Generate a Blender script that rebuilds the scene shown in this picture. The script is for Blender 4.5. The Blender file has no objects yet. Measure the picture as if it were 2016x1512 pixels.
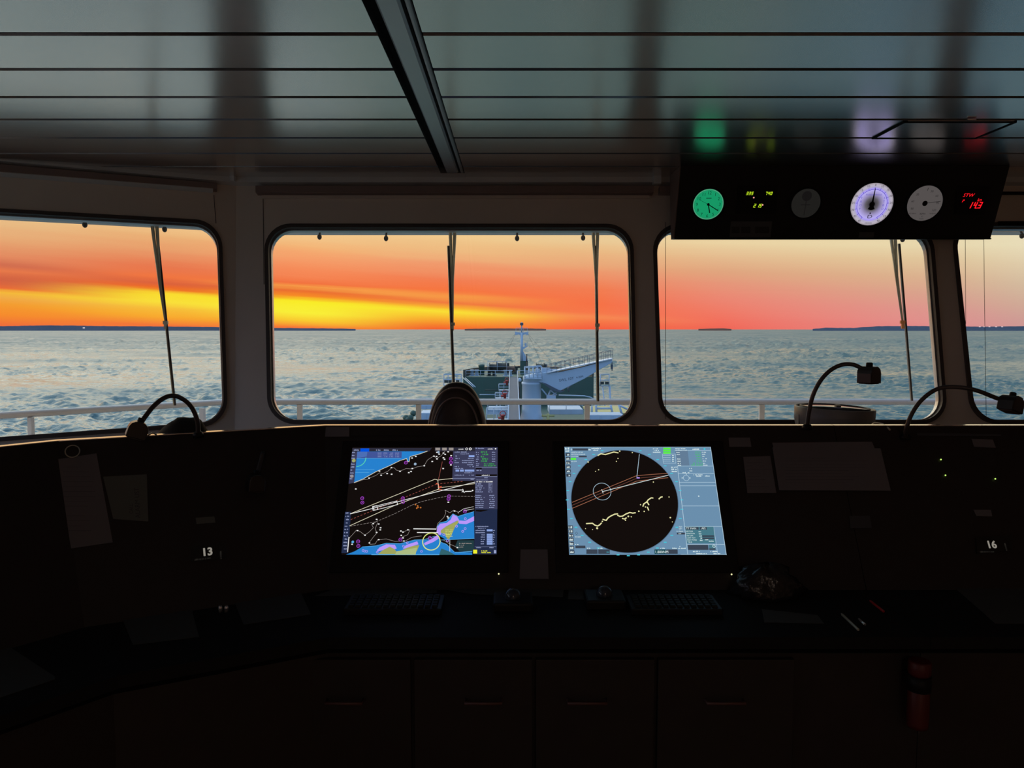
import bpy, bmesh, math, random
from mathutils import Vector, Matrix
from mathutils.geometry import tessellate_polygon
random.seed(7)
PI = math.pi
S = bpy.context.scene
COL = S.collection
# ------------------------------------------------------------------ camera model
F = 1515.0; TH = math.radians(4.08); EYE = Vector((0, 0, 1.6))
CT, ST = math.cos(TH), math.sin(TH)
V = Vector
def ray(px, py):
    x = (px - 1008) / F; y = (756 - py) / F
    return V((x, CT + y * ST, -ST + y * CT))
def PY(px, py, Y):
    d = ray(px, py); return EYE + d * (Y / d.y)
def PZ(px, py, Z):
    d = ray(px, py); return EYE + d * ((Z - EYE.z) / d.z)
def PP(px, py, p0, n):
    d = ray(px, py); return EYE + d * ((p0 - EYE).dot(n) / d.dot(n))
# ------------------------------------------------------------------ materials
def lin(c):
    r = []
    for v in c:
        v = v / 255.0
        r.append(v / 12.92 if v <= 0.04045 else ((v + 0.055) / 1.055) ** 2.4)
    return (r[0], r[1], r[2], 1.0)
def nodes(m):
    m.use_nodes = True
    return m.node_tree.nodes, m.node_tree.links
def mat(name, col, rough=0.5, metal=0.0, spec=0.5, nscale=0, namp=0.12, bump=0.0, coat=0.0):
    m = bpy.data.materials.new(name); N, L = nodes(m)
    b = N['Principled BSDF']
    c = lin(col) if max(col) > 1.001 else (col[0], col[1], col[2], 1)
    b.inputs['Base Color'].default_value = c
    b.inputs['Roughness'].default_value = rough
    b.inputs['Metallic'].default_value = metal
    b.inputs['Specular IOR Level'].default_value = spec
    b.inputs['Coat Weight'].default_value = coat
    if nscale:
        tc = N.new('ShaderNodeTexCoord'); nz = N.new('ShaderNodeTexNoise')
        nz.inputs['Scale'].default_value = nscale; nz.inputs['Detail'].default_value = 4
        L.new(tc.outputs['Object'], nz.inputs['Vector'])
        mx = N.new('ShaderNodeMix'); mx.data_type = 'RGBA'
        mx.inputs[6].default_value = tuple(v * (1 - namp) for v in c[:3]) + (1,)
        mx.inputs[7].default_value = tuple(min(1, v * (1 + namp)) for v in c[:3]) + (1,)
        L.new(nz.outputs['Fac'], mx.inputs[0]); L.new(mx.outputs[2], b.inputs['Base Color'])
        if bump:
            bp = N.new('ShaderNodeBump'); bp.inputs['Strength'].default_value = bump
            bp.inputs['Distance'].default_value = 0.01
            L.new(nz.outputs['Fac'], bp.inputs['Height']); L.new(bp.outputs['Normal'], b.inputs['Normal'])
    return m
def emis(name, col, s=1.0):
    m = bpy.data.materials.new(name); N, L = nodes(m)
    b = N['Principled BSDF']
    b.inputs['Base Color'].default_value = (0.01, 0.01, 0.01, 1)
    b.inputs['Roughness'].default_value = 0.5
    b.inputs['Specular IOR Level'].default_value = 0.1
    b.inputs['Emission Color'].default_value = lin(col)
    b.inputs['Emission Strength'].default_value = s
    return m
M = {}
M['wall'] = mat('painted_steel_cream', (0.93, 0.80, 0.68), 0.55, nscale=6, namp=0.04)
M['trim'] = mat('trim_white', (0.84, 0.84, 0.82), 0.45, nscale=9, namp=0.04)
M['pelmet'] = mat('blind_box_dark', (0.36, 0.26, 0.23), 0.5, nscale=9, namp=0.06)
M['gasket'] = mat('window_gasket', (0.10, 0.075, 0.065), 0.5, nscale=30)
M['alu'] = mat('window_edge_metal', (0.75, 0.76, 0.78), 0.35, metal=0.6, nscale=30, namp=0.05)
M['ceil'] = mat('ceiling_panel', (0.77, 0.75, 0.73), 0.22, metal=0.97, spec=0.6, nscale=3, namp=0.03)
M['ceilgap'] = mat('ceiling_gap', (0.006, 0.004, 0.004), 0.9, nscale=5)
M['ceilbar'] = mat('ceiling_bar', (0.6, 0.62, 0.65), 0.35, metal=0.6, nscale=5, namp=0.03)
M['console'] = mat('console_paint', (0.034, 0.027, 0.025), 0.55, spec=0.3, nscale=20, namp=0.15, bump=0.03)
M['desk'] = mat('desk_top', (0.016, 0.015, 0.015), 0.75, spec=0.12, nscale=15, namp=0.15)
M['edge'] = mat('console_edge_metal', (0.97, 0.93, 0.90), 0.10, metal=0.8, nscale=40, namp=0.03)
M['floor'] = mat('vinyl_floor', (0.34, 0.26, 0.22), 0.6, nscale=12, namp=0.2)
M['backwall'] = mat('back_wall', (0.75, 0.60, 0.50), 0.6, nscale=4)
M['black'] = mat('black_plastic', (0.012, 0.010, 0.010), 0.5, spec=0.25, nscale=50, bump=0.05)
M['lamphead'] = mat('lamp_head_plastic', (0.025, 0.02, 0.019), 0.3, nscale=40)
M['rubber'] = mat('gooseneck_rubber', (0.07, 0.055, 0.052), 0.32, nscale=60)
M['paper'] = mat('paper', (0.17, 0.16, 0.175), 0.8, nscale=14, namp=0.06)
M['paperd'] = mat('paper_shaded', (0.055, 0.055, 0.055), 0.8, nscale=14, namp=0.06)  # darker copy of paper: the dimness on the desk is in the colour
M['paper2'] = mat('paper_green', (0.13, 0.14, 0.125), 0.8, nscale=14, namp=0.06)
M['print'] = mat('print_ink', (0.06, 0.06, 0.07), 0.8, nscale=20)
M['sticker'] = mat('sticker_black', (0.012, 0.012, 0.012), 0.5, nscale=20)
M['whiteink'] = emis('emissive_digits', (178, 172, 160), 0.55)  # white sticker ink given emission; no lamp sits behind it
M['dimink'] = emis('emissive_small_print', (70, 66, 60), 0.5)  # small sticker print, likewise emissive
M['handle'] = mat('handle_metal', (0.14, 0.07, 0.065), 0.5, metal=0.3, nscale=30)
M['box'] = mat('overhead_box', (0.022, 0.020, 0.019), 0.5, spec=0.3, nscale=20)
M['boxside'] = mat('overhead_box_side', (0.30, 0.20, 0.17), 0.5, nscale=20)
M['hood'] = mat('leather_cover', (0.06, 0.042, 0.038), 0.42, nscale=18, namp=0.2, bump=0.25)
M['piping'] = mat('cover_piping', (0.32, 0.24, 0.21), 0.35, nscale=30)
M['cloth'] = mat('dark_cloth', (0.018, 0.014, 0.013), 0.85, nscale=20, namp=0.3, bump=0.3)
M['gyro'] = mat('repeater_grey', (0.30, 0.29, 0.28), 0.4, nscale=20, namp=0.06)
M['gyroglass'] = mat('repeater_glass', (0.04, 0.05, 0.07), 0.08, nscale=20)
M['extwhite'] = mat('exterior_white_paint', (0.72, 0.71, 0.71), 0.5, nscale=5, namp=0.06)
M['exteave'] = mat('exterior_eave_grey', (0.90, 0.89, 0.88), 0.5, nscale=5, namp=0.06)
M['wiper'] = mat('wiper_steel', (0.62, 0.58, 0.46), 0.4, metal=0.5, nscale=30)
M['wiperblade'] = mat('wiper_blade', (0.03, 0.018, 0.016), 0.5, nscale=30)
M['nozzle'] = mat('nozzle_metal', (0.12, 0.11, 0.10), 0.4, metal=0.5, nscale=30)
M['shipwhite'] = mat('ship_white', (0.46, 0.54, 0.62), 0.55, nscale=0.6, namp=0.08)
M['shipgreen'] = mat('ship_green', (0.050, 0.100, 0.072), 0.6, nscale=0.5, namp=0.2)
M['shipdark'] = mat('ship_dark', (0.05, 0.055, 0.045), 0.7, nscale=0.8, namp=0.3)
M['shipbrown'] = mat('ship_rust', (0.12, 0.07, 0.05), 0.7, nscale=1.2, namp=0.4)
M['shipgrey'] = mat('ship_grey', (0.10, 0.115, 0.14), 0.7, nscale=1.0, namp=0.08)
M['shipred'] = mat('ship_red', (0.45, 0.05, 0.04), 0.6, nscale=2, namp=0.2)
M['shipyellow'] = mat('ship_yellow', (0.50, 0.42, 0.15), 0.6, nscale=2, namp=0.2)
M['shiptext'] = mat('ship_lettering', (0.08, 0.09, 0.12), 0.7, nscale=2)
M['shore'] = mat('shore_haze_blue', (0.075, 0.092, 0.125), 1.0, spec=0.0, nscale=0.002, namp=0.15)
M['shorewarm'] = mat('shore_haze_brown', (0.16, 0.08, 0.06), 1.0, spec=0.0, nscale=0.002, namp=0.15)
M['red'] = mat('torch_red', (0.10, 0.006, 0.005), 0.5, nscale=20)
M['orangelit'] = mat('wiper_joint_lit', (0.9, 0.35, 0.12), 0.4, nscale=40)  # orange light on one wiper joint, put into its colour
def glass_mat():
    m = bpy.data.materials.new('window_glass'); N, L = nodes(m)
    N.remove(N['Principled BSDF']); out = N['Material Output']
    t = N.new('ShaderNodeBsdfTransparent'); t.inputs[0].default_value = (0.985, 0.99, 0.985, 1)
    g = N.new('ShaderNodeBsdfGlossy'); g.inputs['Roughness'].default_value = 0.02
    f = N.new('ShaderNodeFresnel'); f.inputs['IOR'].default_value = 1.25
    mx = N.new('ShaderNodeMixShader')
    L.new(f.outputs[0], mx.inputs[0]); L.new(t.outputs[0], mx.inputs[1]); L.new(g.outputs[0], mx.inputs[2])
    L.new(mx.outputs[0], out.inputs['Surface']); return m
M['glass'] = glass_mat()
# ------------------------------------------------------------------ mesh builder
def basis(d):
    d = d.normalized(); a = V((0, 0, 1)) if abs(d.z) < 0.9 else V((0, 1, 0))
    u = d.cross(a).normalized(); return u, d.cross(u).normalized()
class MB:
    def __init__(s): s.v = []; s.f = []; s.m = []; s.sm = []
    def add(s, vs, fs, mi=0, smooth=False):
        o = len(s.v); s.v += [V(p) for p in vs]
        for f in fs: s.f.append([i + o for i in f]); s.m.append(mi); s.sm.append(smooth)
        return s
    def box(s, c, size, R=None, mi=0):
        c = V(c); hx, hy, hz = [q / 2 for q in size]
        vs = [V((x, y, z)) for x in (-hx, hx) for y in (-hy, hy) for z in (-hz, hz)]
        if R: vs = [R @ p for p in vs]
        return s.add([c + p for p in vs], [(0,1,3,2),(4,6,7,5),(0,4,5,1),(2,3,7,6),(0,2,6,4),(1,5,7,3)], mi)
    def hexa(s, a, b, mi=0):   # two loops of equal length
        n = len(a); vs = list(a) + list(b)
        fs = [tuple(range(n))[::-1], tuple(range(n, 2*n))] + [(i, (i+1) % n, n+(i+1) % n, n+i) for i in range(n)]
        return s.add(vs, fs, mi)
    def prism(s, pts, off, mi=0, holes=(), smooth=False):   # pts world loop extruded by vector off
        off = V(off); loops = [list(pts)] + [list(h) for h in holes]
        flat = [p for l in loops for p in l]
        e1 = (V(loops[0][1]) - V(loops[0][0])).normalized()
        n = off.normalized(); e2 = n.cross(e1).normalized(); e1 = e2.cross(n)
        loops2 = [[V((V(p).dot(e1), V(p).dot(e2), 0)) for p in l] for l in loops]
        tris = tessellate_polygon(loops2); N = len(flat)
        s.add(list(flat) + [V(p) + off for p in flat],
              [tuple(t) for t in tris] + [tuple(i + N for i in reversed(t)) for t in tris], mi)
        o = len(s.v) - 2 * N; k = 0
        for l in loops:
            n_ = len(l)
            for i in range(n_):
                a, b = k + i, k + (i + 1) % n_
                s.f.append([o + a, o + b, o + b + N, o + a + N]); s.m.append(mi); s.sm.append(smooth)
            k += n_
        return s
    def flat(s, pts, mi=0):
        e1 = (V(pts[1]) - V(pts[0])).normalized(); 
        nn = V((0,0,0)); c = V(pts[0])
        for i in range(1, len(pts)-1): nn += (V(pts[i]) - c).cross(V(pts[i+1]) - c)
        nn.normalize(); e2 = nn.cross(e1)
        t = tessellate_polygon([[V((V(p).dot(e1), V(p).dot(e2), 0)) for p in pts]])
        return s.add(pts, [tuple(x) for x in t], mi)
    def tube(s, path, r, seg=10, mi=0, cap=True, closed=False):
        path = [V(p) for p in path]; n = len(path)
        rs = r if isinstance(r, (list, tuple)) else [r] * n
        vs = []; pu = None
        for i, p in enumerate(path):
            if closed: d = path[(i+1) % n] - path[i-1]
            else: d = path[min(i+1, n-1)] - path[max(i-1, 0)]
            d.normalize()
            if pu is None: u, w = basis(d)
            else:
                u = (pu - d * pu.dot(d)).normalized(); w = d.cross(u)
            pu = u
            for k in range(seg):
                a = 2*PI*k/seg; vs.append(p + (u*math.cos(a) + w*math.sin(a)) * rs[i])
        fs = []
        for i in range(n if closed else n-1):
            j = (i+1) % n
            for k in range(seg):
                fs.append((i*seg+k, i*seg+(k+1) % seg, j*seg+(k+1) % seg, j*seg+k))
        s.add(vs, fs, mi, seg > 5)
        if cap and not closed:
            o = len(s.v) - n*seg
            s.f.append([o+k for k in range(seg)][::-1]); s.m.append(mi); s.sm.append(False)
            s.f.append([o+(n-1)*seg+k for k in range(seg)]); s.m.append(mi); s.sm.append(False)
        return s
    def lathe(s, prof, c, seg=32, mi=0, R=None, cap=True):
        c = V(c); vs = []
        for r, z in prof:
            for k in range(seg):
                a = 2*PI*k/seg; p = V((r*math.cos(a), r*math.sin(a), z))
                vs.append(c + (R @ p if R else p))
        fs = [(i*seg+k, i*seg+(k+1) % seg, (i+1)*seg+(k+1) % seg, (i+1)*seg+k) for i in range(len(prof)-1) for k in range(seg)]
        s.add(vs, fs, mi, True)
        if cap:
            o = len(s.v) - len(prof)*seg
            s.f.append([o+k for k in range(seg)][::-1]); s.m.append(mi); s.sm.append(False)
            s.f.append([o+(len(prof)-1)*seg+k for k in range(seg)]); s.m.append(mi); s.sm.append(False)
        return s
    def ball(s, c, r, seg=12, mi=0, sc=(1,1,1)):
        c = V(c); n = seg // 2; vs = []
        for i in range(1, n):
            t = PI*i/n
            for k in range(seg):
                a = 2*PI*k/seg
                vs.append(c + V((r*sc[0]*math.sin(t)*math.cos(a), r*sc[1]*math.sin(t)*math.sin(a), r*sc[2]*math.cos(t))))
        vs += [c + V((0,0,r*sc[2])), c - V((0,0,r*sc[2]))]
        fs = [(i*seg+k, (i+1)*seg+k, (i+1)*seg+(k+1) % seg, i*seg+(k+1) % seg) for i in range(n-2) for k in range(seg)]
        T = len(vs)-2; fs += [(T, k, (k+1) % seg) for k in range(seg)] + [(T+1, (n-2)*seg+(k+1) % seg, (n-2)*seg+k) for k in range(seg)]
        return s.add(vs, fs, mi, True)
BASE = {}
def obj(name, mb, mats, parent=None, bevel=0.0):
    me = bpy.data.meshes.new(name)
    o = bpy.data.objects.new(name, me)
    base = BASE.get(parent.name, V((0,0,0))) if parent else V((0,0,0))
    me.from_pydata([tuple(p - base) for p in mb.v], [], mb.f)
    for m in (mats if isinstance(mats, (list, tuple)) else [mats]): me.materials.append(m)
    for i, p in enumerate(me.polygons): p.material_index = mb.m[i]; p.use_smooth = mb.sm[i]
    me.update()
    bm = bmesh.new(); bm.from_mesh(me); bmesh.ops.recalc_face_normals(bm, faces=bm.faces); bm.to_mesh(me); bm.free()
    COL.objects.link(o)
    if parent: o.parent = parent
    BASE[o.name] = base
    if bevel:
        b = o.modifiers.new('bevel', 'BEVEL'); b.width = bevel; b.segments = 2; b.limit_method = 'ANGLE'
    return o
def tag(o, label, cat, group=None, kind=None):
    o['label'] = label; o['category'] = cat
    if group: o['group'] = group
    if kind: o['kind'] = kind
    return o
def thing(name, loc, label, cat, group=None, kind=None):
    o = bpy.data.objects.new(name, None); o.empty_display_size = 0.05
    COL.objects.link(o); o.location = V(loc); BASE[o.name] = V(loc)
    return tag(o, label, cat, group, kind)
def struct(name, mb, mats, label=None, parent=None, bevel=0):
    o = obj(name, mb, mats, parent, bevel)
    if not parent:
        o['kind'] = 'structure'; 
        if label: o['label'] = label
        o['category'] = name.split('_')[0]
    return o
def solo(name, mb, mats, label, cat, group=None, kind=None, bevel=0):
    """one-mesh thing, origin at its own centre-bottom"""
    c = V((sum(p.x for p in mb.v), sum(p.y for p in mb.v), 0)) / max(1, len(mb.v)); c.z = min(p.z for p in mb.v)
    for i, p in enumerate(mb.v): mb.v[i] = p - c
    o = obj(name, mb, mats, None, bevel); o.location = c; BASE[o.name] = c
    return tag(o, label, cat, group, kind)
def rquad(corners, rad, n=8):   # rounded quad in pixel space, clockwise TL TR BR BL
    out = []
    for i in range(4):
        p = V(corners[i]).to_2d() if len(corners[i]) > 2 else V((corners[i][0], corners[i][1]))
        a = V(corners[i-1]); b = V(corners[(i+1) % 4])
        da = (a - p).normalized(); db = (b - p).normalized()
        p0 = p + da*rad; p1 = p + db*rad
        for k in range(n+1):
            t = k/n
            # conic arc approximating a circle
            w = 0.7071; q = ((1-t)**2*p0 + 2*w*t*(1-t)*p + t*t*p1) / ((1-t)**2 + 2*w*t*(1-t) + t*t)
            out.append((q.x, q.y))
    return out
# text as triangles in the xy plane (cached)
_TC = {}
def text_tris(s, shear=0.0, bold=0.0):
    k = (s, shear, bold)
    if k in _TC: return _TC[k]
    cu = bpy.data.curves.new('t', 'FONT'); cu.body = s; cu.shear = shear; cu.resolution_u = 3
    cu.size = 1.0; cu.offset = bold; cu.fill_mode = 'FRONT'
    ob = bpy.data.objects.new('t', cu); COL.objects.link(ob)
    bpy.context.view_layer.update()
    ev = ob.evaluated_get(bpy.context.evaluated_depsgraph_get())
    me = ev.to_mesh()
    vs = [V(v.co) for v in me.vertices]; fs = [tuple(p.vertices) for p in me.polygons]
    ev.to_mesh_clear(); bpy.data.objects.remove(ob); bpy.data.curves.remove(cu)
    w = max([v.x for v in vs] + [0.01]) 
    _TC[k] = (vs, fs, w); return _TC[k]
class Frame:
    """planar frame: origin, right u, up v, normal n"""
    def __init__(s, o, u, v): s.o, s.u, s.v = V(o), V(u).normalized(), V(v).normalized(); s.n = s.u.cross(s.v).normalized()
    def px(s, px, py): 
        p = PP(px, py, s.o, s.n) - s.o; return (p.dot(s.u), p.dot(s.v))
    def at(s, a, b, h=0.0): return s.o + s.u*a + s.v*b + s.n*h
    def R(s): return Matrix((s.u, s.v, s.n)).transposed()
class Paint:
    """flat shapes on a frame collected in one mesh; x,y given by map function"""
    def __init__(s, fr, fn): s.fr = fr; s.fn = fn; s.mb = MB(); s.mats = []; s.h0 = 0.0
    def mi(s, m):
        if m not in s.mats: s.mats.append(m)
        return s.mats.index(m)
    def L(s, pts): return [s.fn(*p) for p in pts]
    def poly(s, pts, m, h=1): 
        q = [s.fr.at(a, b, s.h0 + h*0.0002) for a, b in s.L(pts)]; s.mb.flat(q, s.mi(m))
    def lpoly(s, loc, m, h=1):
        s.mb.flat([s.fr.at(a, b, s.h0 + h*0.0002) for a, b in loc], s.mi(m))
    def line(s, pts, w, m, h=2, closed=False):   # w in metres
        q = [V((a, b)) for a, b in s.L(pts)]; n = len(q)
        for i in range(n if closed else n-1):
            a, b = q[i], q[(i+1) % n]; d = b - a
            if d.length < 1e-7: continue
            d.normalize(); k = V((-d.y, d.x))*w/2; e = d*w*0.3
            s.lpoly([a-k-e, b-k+e, b+k+e, a+k-e], m, h)
    def dash(s, pts, w, on, off, m, h=2):
        q = [V((a, b)) for a, b in s.L(pts)]
        for a, b in zip(q, q[1:]):
            d = b - a; l = d.length; d.normalize(); k = V((-d.y, d.x))*w/2; t = 0
            while t < l:
                e = min(l, t + on); s.lpoly([a+d*t-k, a+d*e-k, a+d*e+k, a+d*t+k], m, h); t += on + off
    def disc(s, x, y, r, m, h=2, n=40, sx=1.0):
        a, b = s.fn(x, y); s.lpoly([(a + r*sx*math.cos(2*PI*k/n), b + r*math.sin(2*PI*k/n)) for k in range(n)], m, h)
    def ring(s, x, y, r, w, m, h=3, n=40, a0=0, a1=2*PI):
        a, b = s.fn(x, y)
        for k in range(n):
            t0 = a0 + (a1-a0)*k/n; t1 = a0 + (a1-a0)*(k+1)/n
            s.lpoly([(a+(r-w/2)*math.cos(t0), b+(r-w/2)*math.sin(t0)), (a+(r+w/2)*math.cos(t0), b+(r+w/2)*math.sin(t0)),
                     (a+(r+w/2)*math.cos(t1), b+(r+w/2)*math.sin(t1)), (a+(r-w/2)*math.cos(t1), b+(r-w/2)*math.sin(t1))], m, h)
    def text(s, t, x, y, hh, m, h=3, align='l', shear=0.0, rot=0.0, wide=1.0, bold=0.0):  # hh cap height metres, (x,y) = baseline start
        vs, fs, w = text_tris(t, shear, bold); k = hh / 0.70; a, b = s.fn(x, y)
        ox = {'l': 0, 'c': -w/2, 'r': -w}[align]; c, sn = math.cos(rot), math.sin(rot)
        pts = []
        for v in vs:
            X = (v.x + ox)*k*wide; Y = v.y*k
            pts.append(s.fr.at(a + X*c - Y*sn, b + X*sn + Y*c, s.h0 + h*0.0002))
        s.mb.add(pts, fs, s.mi(m))
    def bars(s, x, y, w, hh, m, h=3):   # blurry illegible word drawn as a short run of strokes
        k = max(2, int(w / 9)); 
        for i in range(k):
            if random.random() < 0.12: continue
            xa = x + w*i/k; j = random.uniform(0.6, 1.0)
            s.poly([(xa, y), (xa + w/k*0.72, y), (xa + w/k*0.72, y - hh*j), (xa, y - hh*j)], m, h)
    def seg7(s, t, x, y, hh, w, m, h=3, shear=0.25, gap=1.45, th=0.13):
        SEG = {'0':'abcdef','1':'bc','2':'abged','3':'abgcd','4':'fgbc','5':'afgcd','6':'afgedc','7':'abc','8':'abcdefg','9':'abcdfg','-':'g'}
        a0, b0 = s.fn(x, y); cx = 0
        for ch in t:
            if ch == '.':
                s.lpoly([(a0+cx-w*0.28, b0), (a0+cx-w*0.08, b0), (a0+cx-w*0.08, b0+hh*0.12), (a0+cx-w*0.28, b0+hh*0.12)], m, h); continue
            if ch == ' ': cx += w*gap; continue
            T = hh*th
            R = {'a': (0, hh-T, w, hh), 'g': (0, hh/2-T/2, w, hh/2+T/2), 'd': (0, 0, w, T),
                 'f': (0, hh/2+T*.1, T, hh-T*.1), 'b': (w-T, hh/2+T*.1, w, hh-T*.1), 'e': (0, T*.1, T, hh/2-T*.1), 'c': (w-T, T*.1, w, hh/2-T*.1)}
            for q in SEG[ch]:
                x0, y0, x1, y1 = R[q]
                s.lpoly([(a0+cx+px_+py_*shear, b0+py_) for px_, py_ in ((x0,y0),(x1,y0),(x1,y1),(x0,y1))], m, h)
            cx += w*gap
# ================================================================== WORLD
def build_world():
    w = bpy.data.worlds.new('dusk_sky'); S.world = w; w.use_nodes = True
    N = w.node_tree.nodes; L = w.node_tree.links; N.clear()
    out = N.new('ShaderNodeOutputWorld'); bg = N.new('ShaderNodeBackground')
    L.new(bg.outputs[0], out.inputs[0])
    tc = N.new('ShaderNodeTexCoord'); sp = N.new('ShaderNodeSeparateXYZ'); L.new(tc.outputs['Generated'], sp.inputs[0])
    def mth(op, a, b=None, c=None, clamp=False):
        n = N.new('ShaderNodeMath'); n.operation = op; n.use_clamp = clamp
        for i, v in enumerate((a, b, c)):
            if v is None: continue
            if isinstance(v, (int, float)): n.inputs[i].default_value = v
            else: L.new(v, n.inputs[i])
        return n.outputs[0]
    az = mth('ARCTAN2', sp.outputs[0], sp.outputs[1]); el = mth('ARCSINE', sp.outputs[2])
    # cirrus streaks: noise stretched along the azimuth, sheared
    cb = N.new('ShaderNodeCombineXYZ')
    sh = mth('MULTIPLY_ADD', az, 0.055, el)
    L.new(mth('MULTIPLY', az, 2.2), cb.inputs[0]); L.new(mth('MULTIPLY', sh, 55.0), cb.inputs[1])
    nz = N.new('ShaderNodeTexNoise'); nz.inputs['Scale'].default_value = 1.0; nz.inputs['Detail'].default_value = 5; nz.inputs['Roughness'].default_value = 0.55
    L.new(cb.outputs[0], nz.inputs['Vector'])
    dn = mth('MULTIPLY', mth('SUBTRACT', nz.outputs['Fac'], 0.5), 0.020)
    fall = mth('MULTIPLY', el, 22.0, clamp=True)
    fl2 = mth('SUBTRACT', 1.0, mth('MULTIPLY_ADD', az, 2.2, 0.0, clamp=True))
    dn = mth('MULTIPLY', mth('MULTIPLY', dn, fall), mth('MAXIMUM', fl2, 0.15))
    shear = 0.052
    u = mth('DIVIDE', mth('ADD', mth('MULTIPLY_ADD', az, shear, el), dn), 0.16)
    u = mth('MULTIPLY_ADD', u, 1.0, 0.25)   # keep room below
    def st(px):     # table entry -> (azimuth, function y -> ramp position)
        def pos(py):
            d = ray(px, py).normalized(); a = math.atan2(d.x, d.y); e = math.asin(d.z)
            return (e + shear*a)/0.16 + 0.25
        d = ray(px, 640); return math.atan2(d.x, d.y), pos
    T = [
     (0,   [(430,(238,196,140)),(470,(236,170,118)),(500,(232,140,98)),(520,(214,112,82)),(535,(236,124,76)),(552,(214,100,68)),(566,(240,112,56)),(574,(250,190,60)),(584,(246,172,72)),(600,(250,160,50)),(620,(252,142,46)),(640,(244,112,60))]),
     (330, [(440,(246,202,142)),(470,(240,180,122)),(500,(238,152,104)),(525,(238,122,80)),(545,(246,120,66)),(560,(224,100,62)),(572,(244,110,40)),(580,(255,225,50)),(592,(255,228,60)),(606,(252,196,60)),(625,(254,172,48)),(641,(248,118,60))]),
     (600, [(460,(248,206,146)),(485,(250,184,122)),(510,(252,158,106)),(540,(252,138,88)),(560,(248,116,64)),(567,(252,160,74)),(575,(240,112,50)),(584,(252,140,40)),(592,(255,240,40)),(615,(255,244,58)),(632,(255,205,50)),(645,(252,120,56))]),
     (880, [(462,(246,206,146)),(495,(244,190,132)),(520,(246,160,114)),(550,(248,130,86)),(572,(252,120,66)),(584,(252,156,72)),(596,(246,122,64)),(606,(254,180,50)),(614,(255,228,56)),(628,(254,180,50)),(640,(252,130,46)),(648,(248,100,50))]),
     (1180,[(465,(240,206,154)),(495,(240,190,136)),(520,(240,172,124)),(545,(244,148,106)),(570,(248,126,82)),(600,(252,116,72)),(615,(252,122,76)),(624,(252,140,84)),(634,(252,120,72)),(647,(250,98,66))]),
     (1420,[(475,(240,214,166)),(505,(234,190,146)),(535,(230,168,130)),(560,(236,152,124)),(590,(242,136,116)),(615,(246,124,104)),(635,(248,112,94)),(647,(246,104,88))]),
     (1860,[(475,(238,220,178)),(510,(230,202,160)),(545,(224,182,148)),(580,(222,166,146)),(610,(226,154,146)),(635,(228,148,146)),(647,(226,142,142))]),
     (2016,[(470,(240,226,188)),(520,(230,208,172)),(560,(218,190,160)),(600,(214,172,152)),(630,(212,158,150)),(647,(212,152,148))]),
    ]
    prev = None; lastaz = None
    for px, tab in T:
        a, pos = st(px)
        r = N.new('ShaderNodeValToRGB'); cr = r.color_ramp
        ent = sorted([(pos(y), c) for y, c in tab]); 
        while len(cr.elements) > 1: cr.elements.remove(cr.elements[-1])
        cr.elements[0].position = max(0.0, ent[0][0]); cr.elements[0].color = lin(ent[0][1])
        for p, c in ent[1:]:
            e = cr.elements.new(min(1, max(0, p))); e.color = lin(c)
        L.new(u, r.inputs[0])
        if prev is None: prev = r.outputs[0]
        else:
            f = N.new('ShaderNodeMapRange'); f.interpolation_type = 'SMOOTHSTEP' if px < 1300 else 'LINEAR'
            f.inputs[1].default_value = lastaz; f.inputs[2].default_value = a
            L.new(az, f.inputs[0])
            mx = N.new('ShaderNodeMix'); mx.data_type = 'RGBA'
            L.new(f.outputs[0], mx.inputs[0]); L.new(prev, mx.inputs[6]); L.new(r.outputs[0], mx.inputs[7]); prev = mx.outputs[2]
        lastaz = a
    low = prev
    # upper sky
    hi = N.new('ShaderNodeValToRGB'); cr = hi.color_ramp
    stops = [(0.11,(240,212,166)),(0.16,(230,214,184)),(0.22,(224,220,202)),(0.36,(204,212,210)),(0.55,(176,200,216)),(1.0,(140,172,208))]
    cr.elements[0].position = stops[0][0]; cr.elements[0].color = lin(stops[0][1])
    cr.elements[1].position = stops[-1][0]; cr.elements[1].color = lin(stops[-1][1])
    for p, c in stops[1:-1]:
        e = cr.elements.new(p); e.color = lin(c)
    L.new(mth('DIVIDE', el, PI/2), hi.inputs[0])
    f = N.new('ShaderNodeMapRange'); f.interpolation_type = 'SMOOTHSTEP'
    f.inputs[1].default_value = 0.15; f.inputs[2].default_value = 0.26; L.new(el, f.inputs[0])
    mx = N.new('ShaderNodeMix'); mx.data_type = 'RGBA'
    hs_ = N.new('ShaderNodeVectorMath'); hs_.operation = 'SCALE'; L.new(hi.outputs[0], hs_.inputs[0])
    fs_ = N.new('ShaderNodeMapRange'); fs_.interpolation_type = 'SMOOTHSTEP'
    fs_.inputs[1].default_value = -0.45; fs_.inputs[2].default_value = 0.50; fs_.inputs[3].default_value = 3.2; fs_.inputs[4].default_value = 0.95
    L.new(az, fs_.inputs[0]); L.new(fs_.outputs[0], hs_.inputs['Scale'])
    L.new(f.outputs[0], mx.inputs[0]); L.new(low, mx.inputs[6]); L.new(hs_.outputs[0], mx.inputs[7])
    # the side of the sky away from the sunset: clear blue dusk
    bk = N.new('ShaderNodeValToRGB'); cr = bk.color_ramp
    cr.elements[0].position = 0.0; cr.elements[0].color = (0.42, 0.50, 0.72, 1)
    cr.elements[1].position = 1.0; cr.elements[1].color = (0.24, 0.40, 0.70, 1)
    e = cr.elements.new(0.3); e.color = (0.32, 0.62, 1.2, 1)
    L.new(mth('DIVIDE', el, PI/2), bk.inputs[0])
    fb = N.new('ShaderNodeMapRange'); fb.interpolation_type = 'SMOOTHSTEP'
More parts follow.
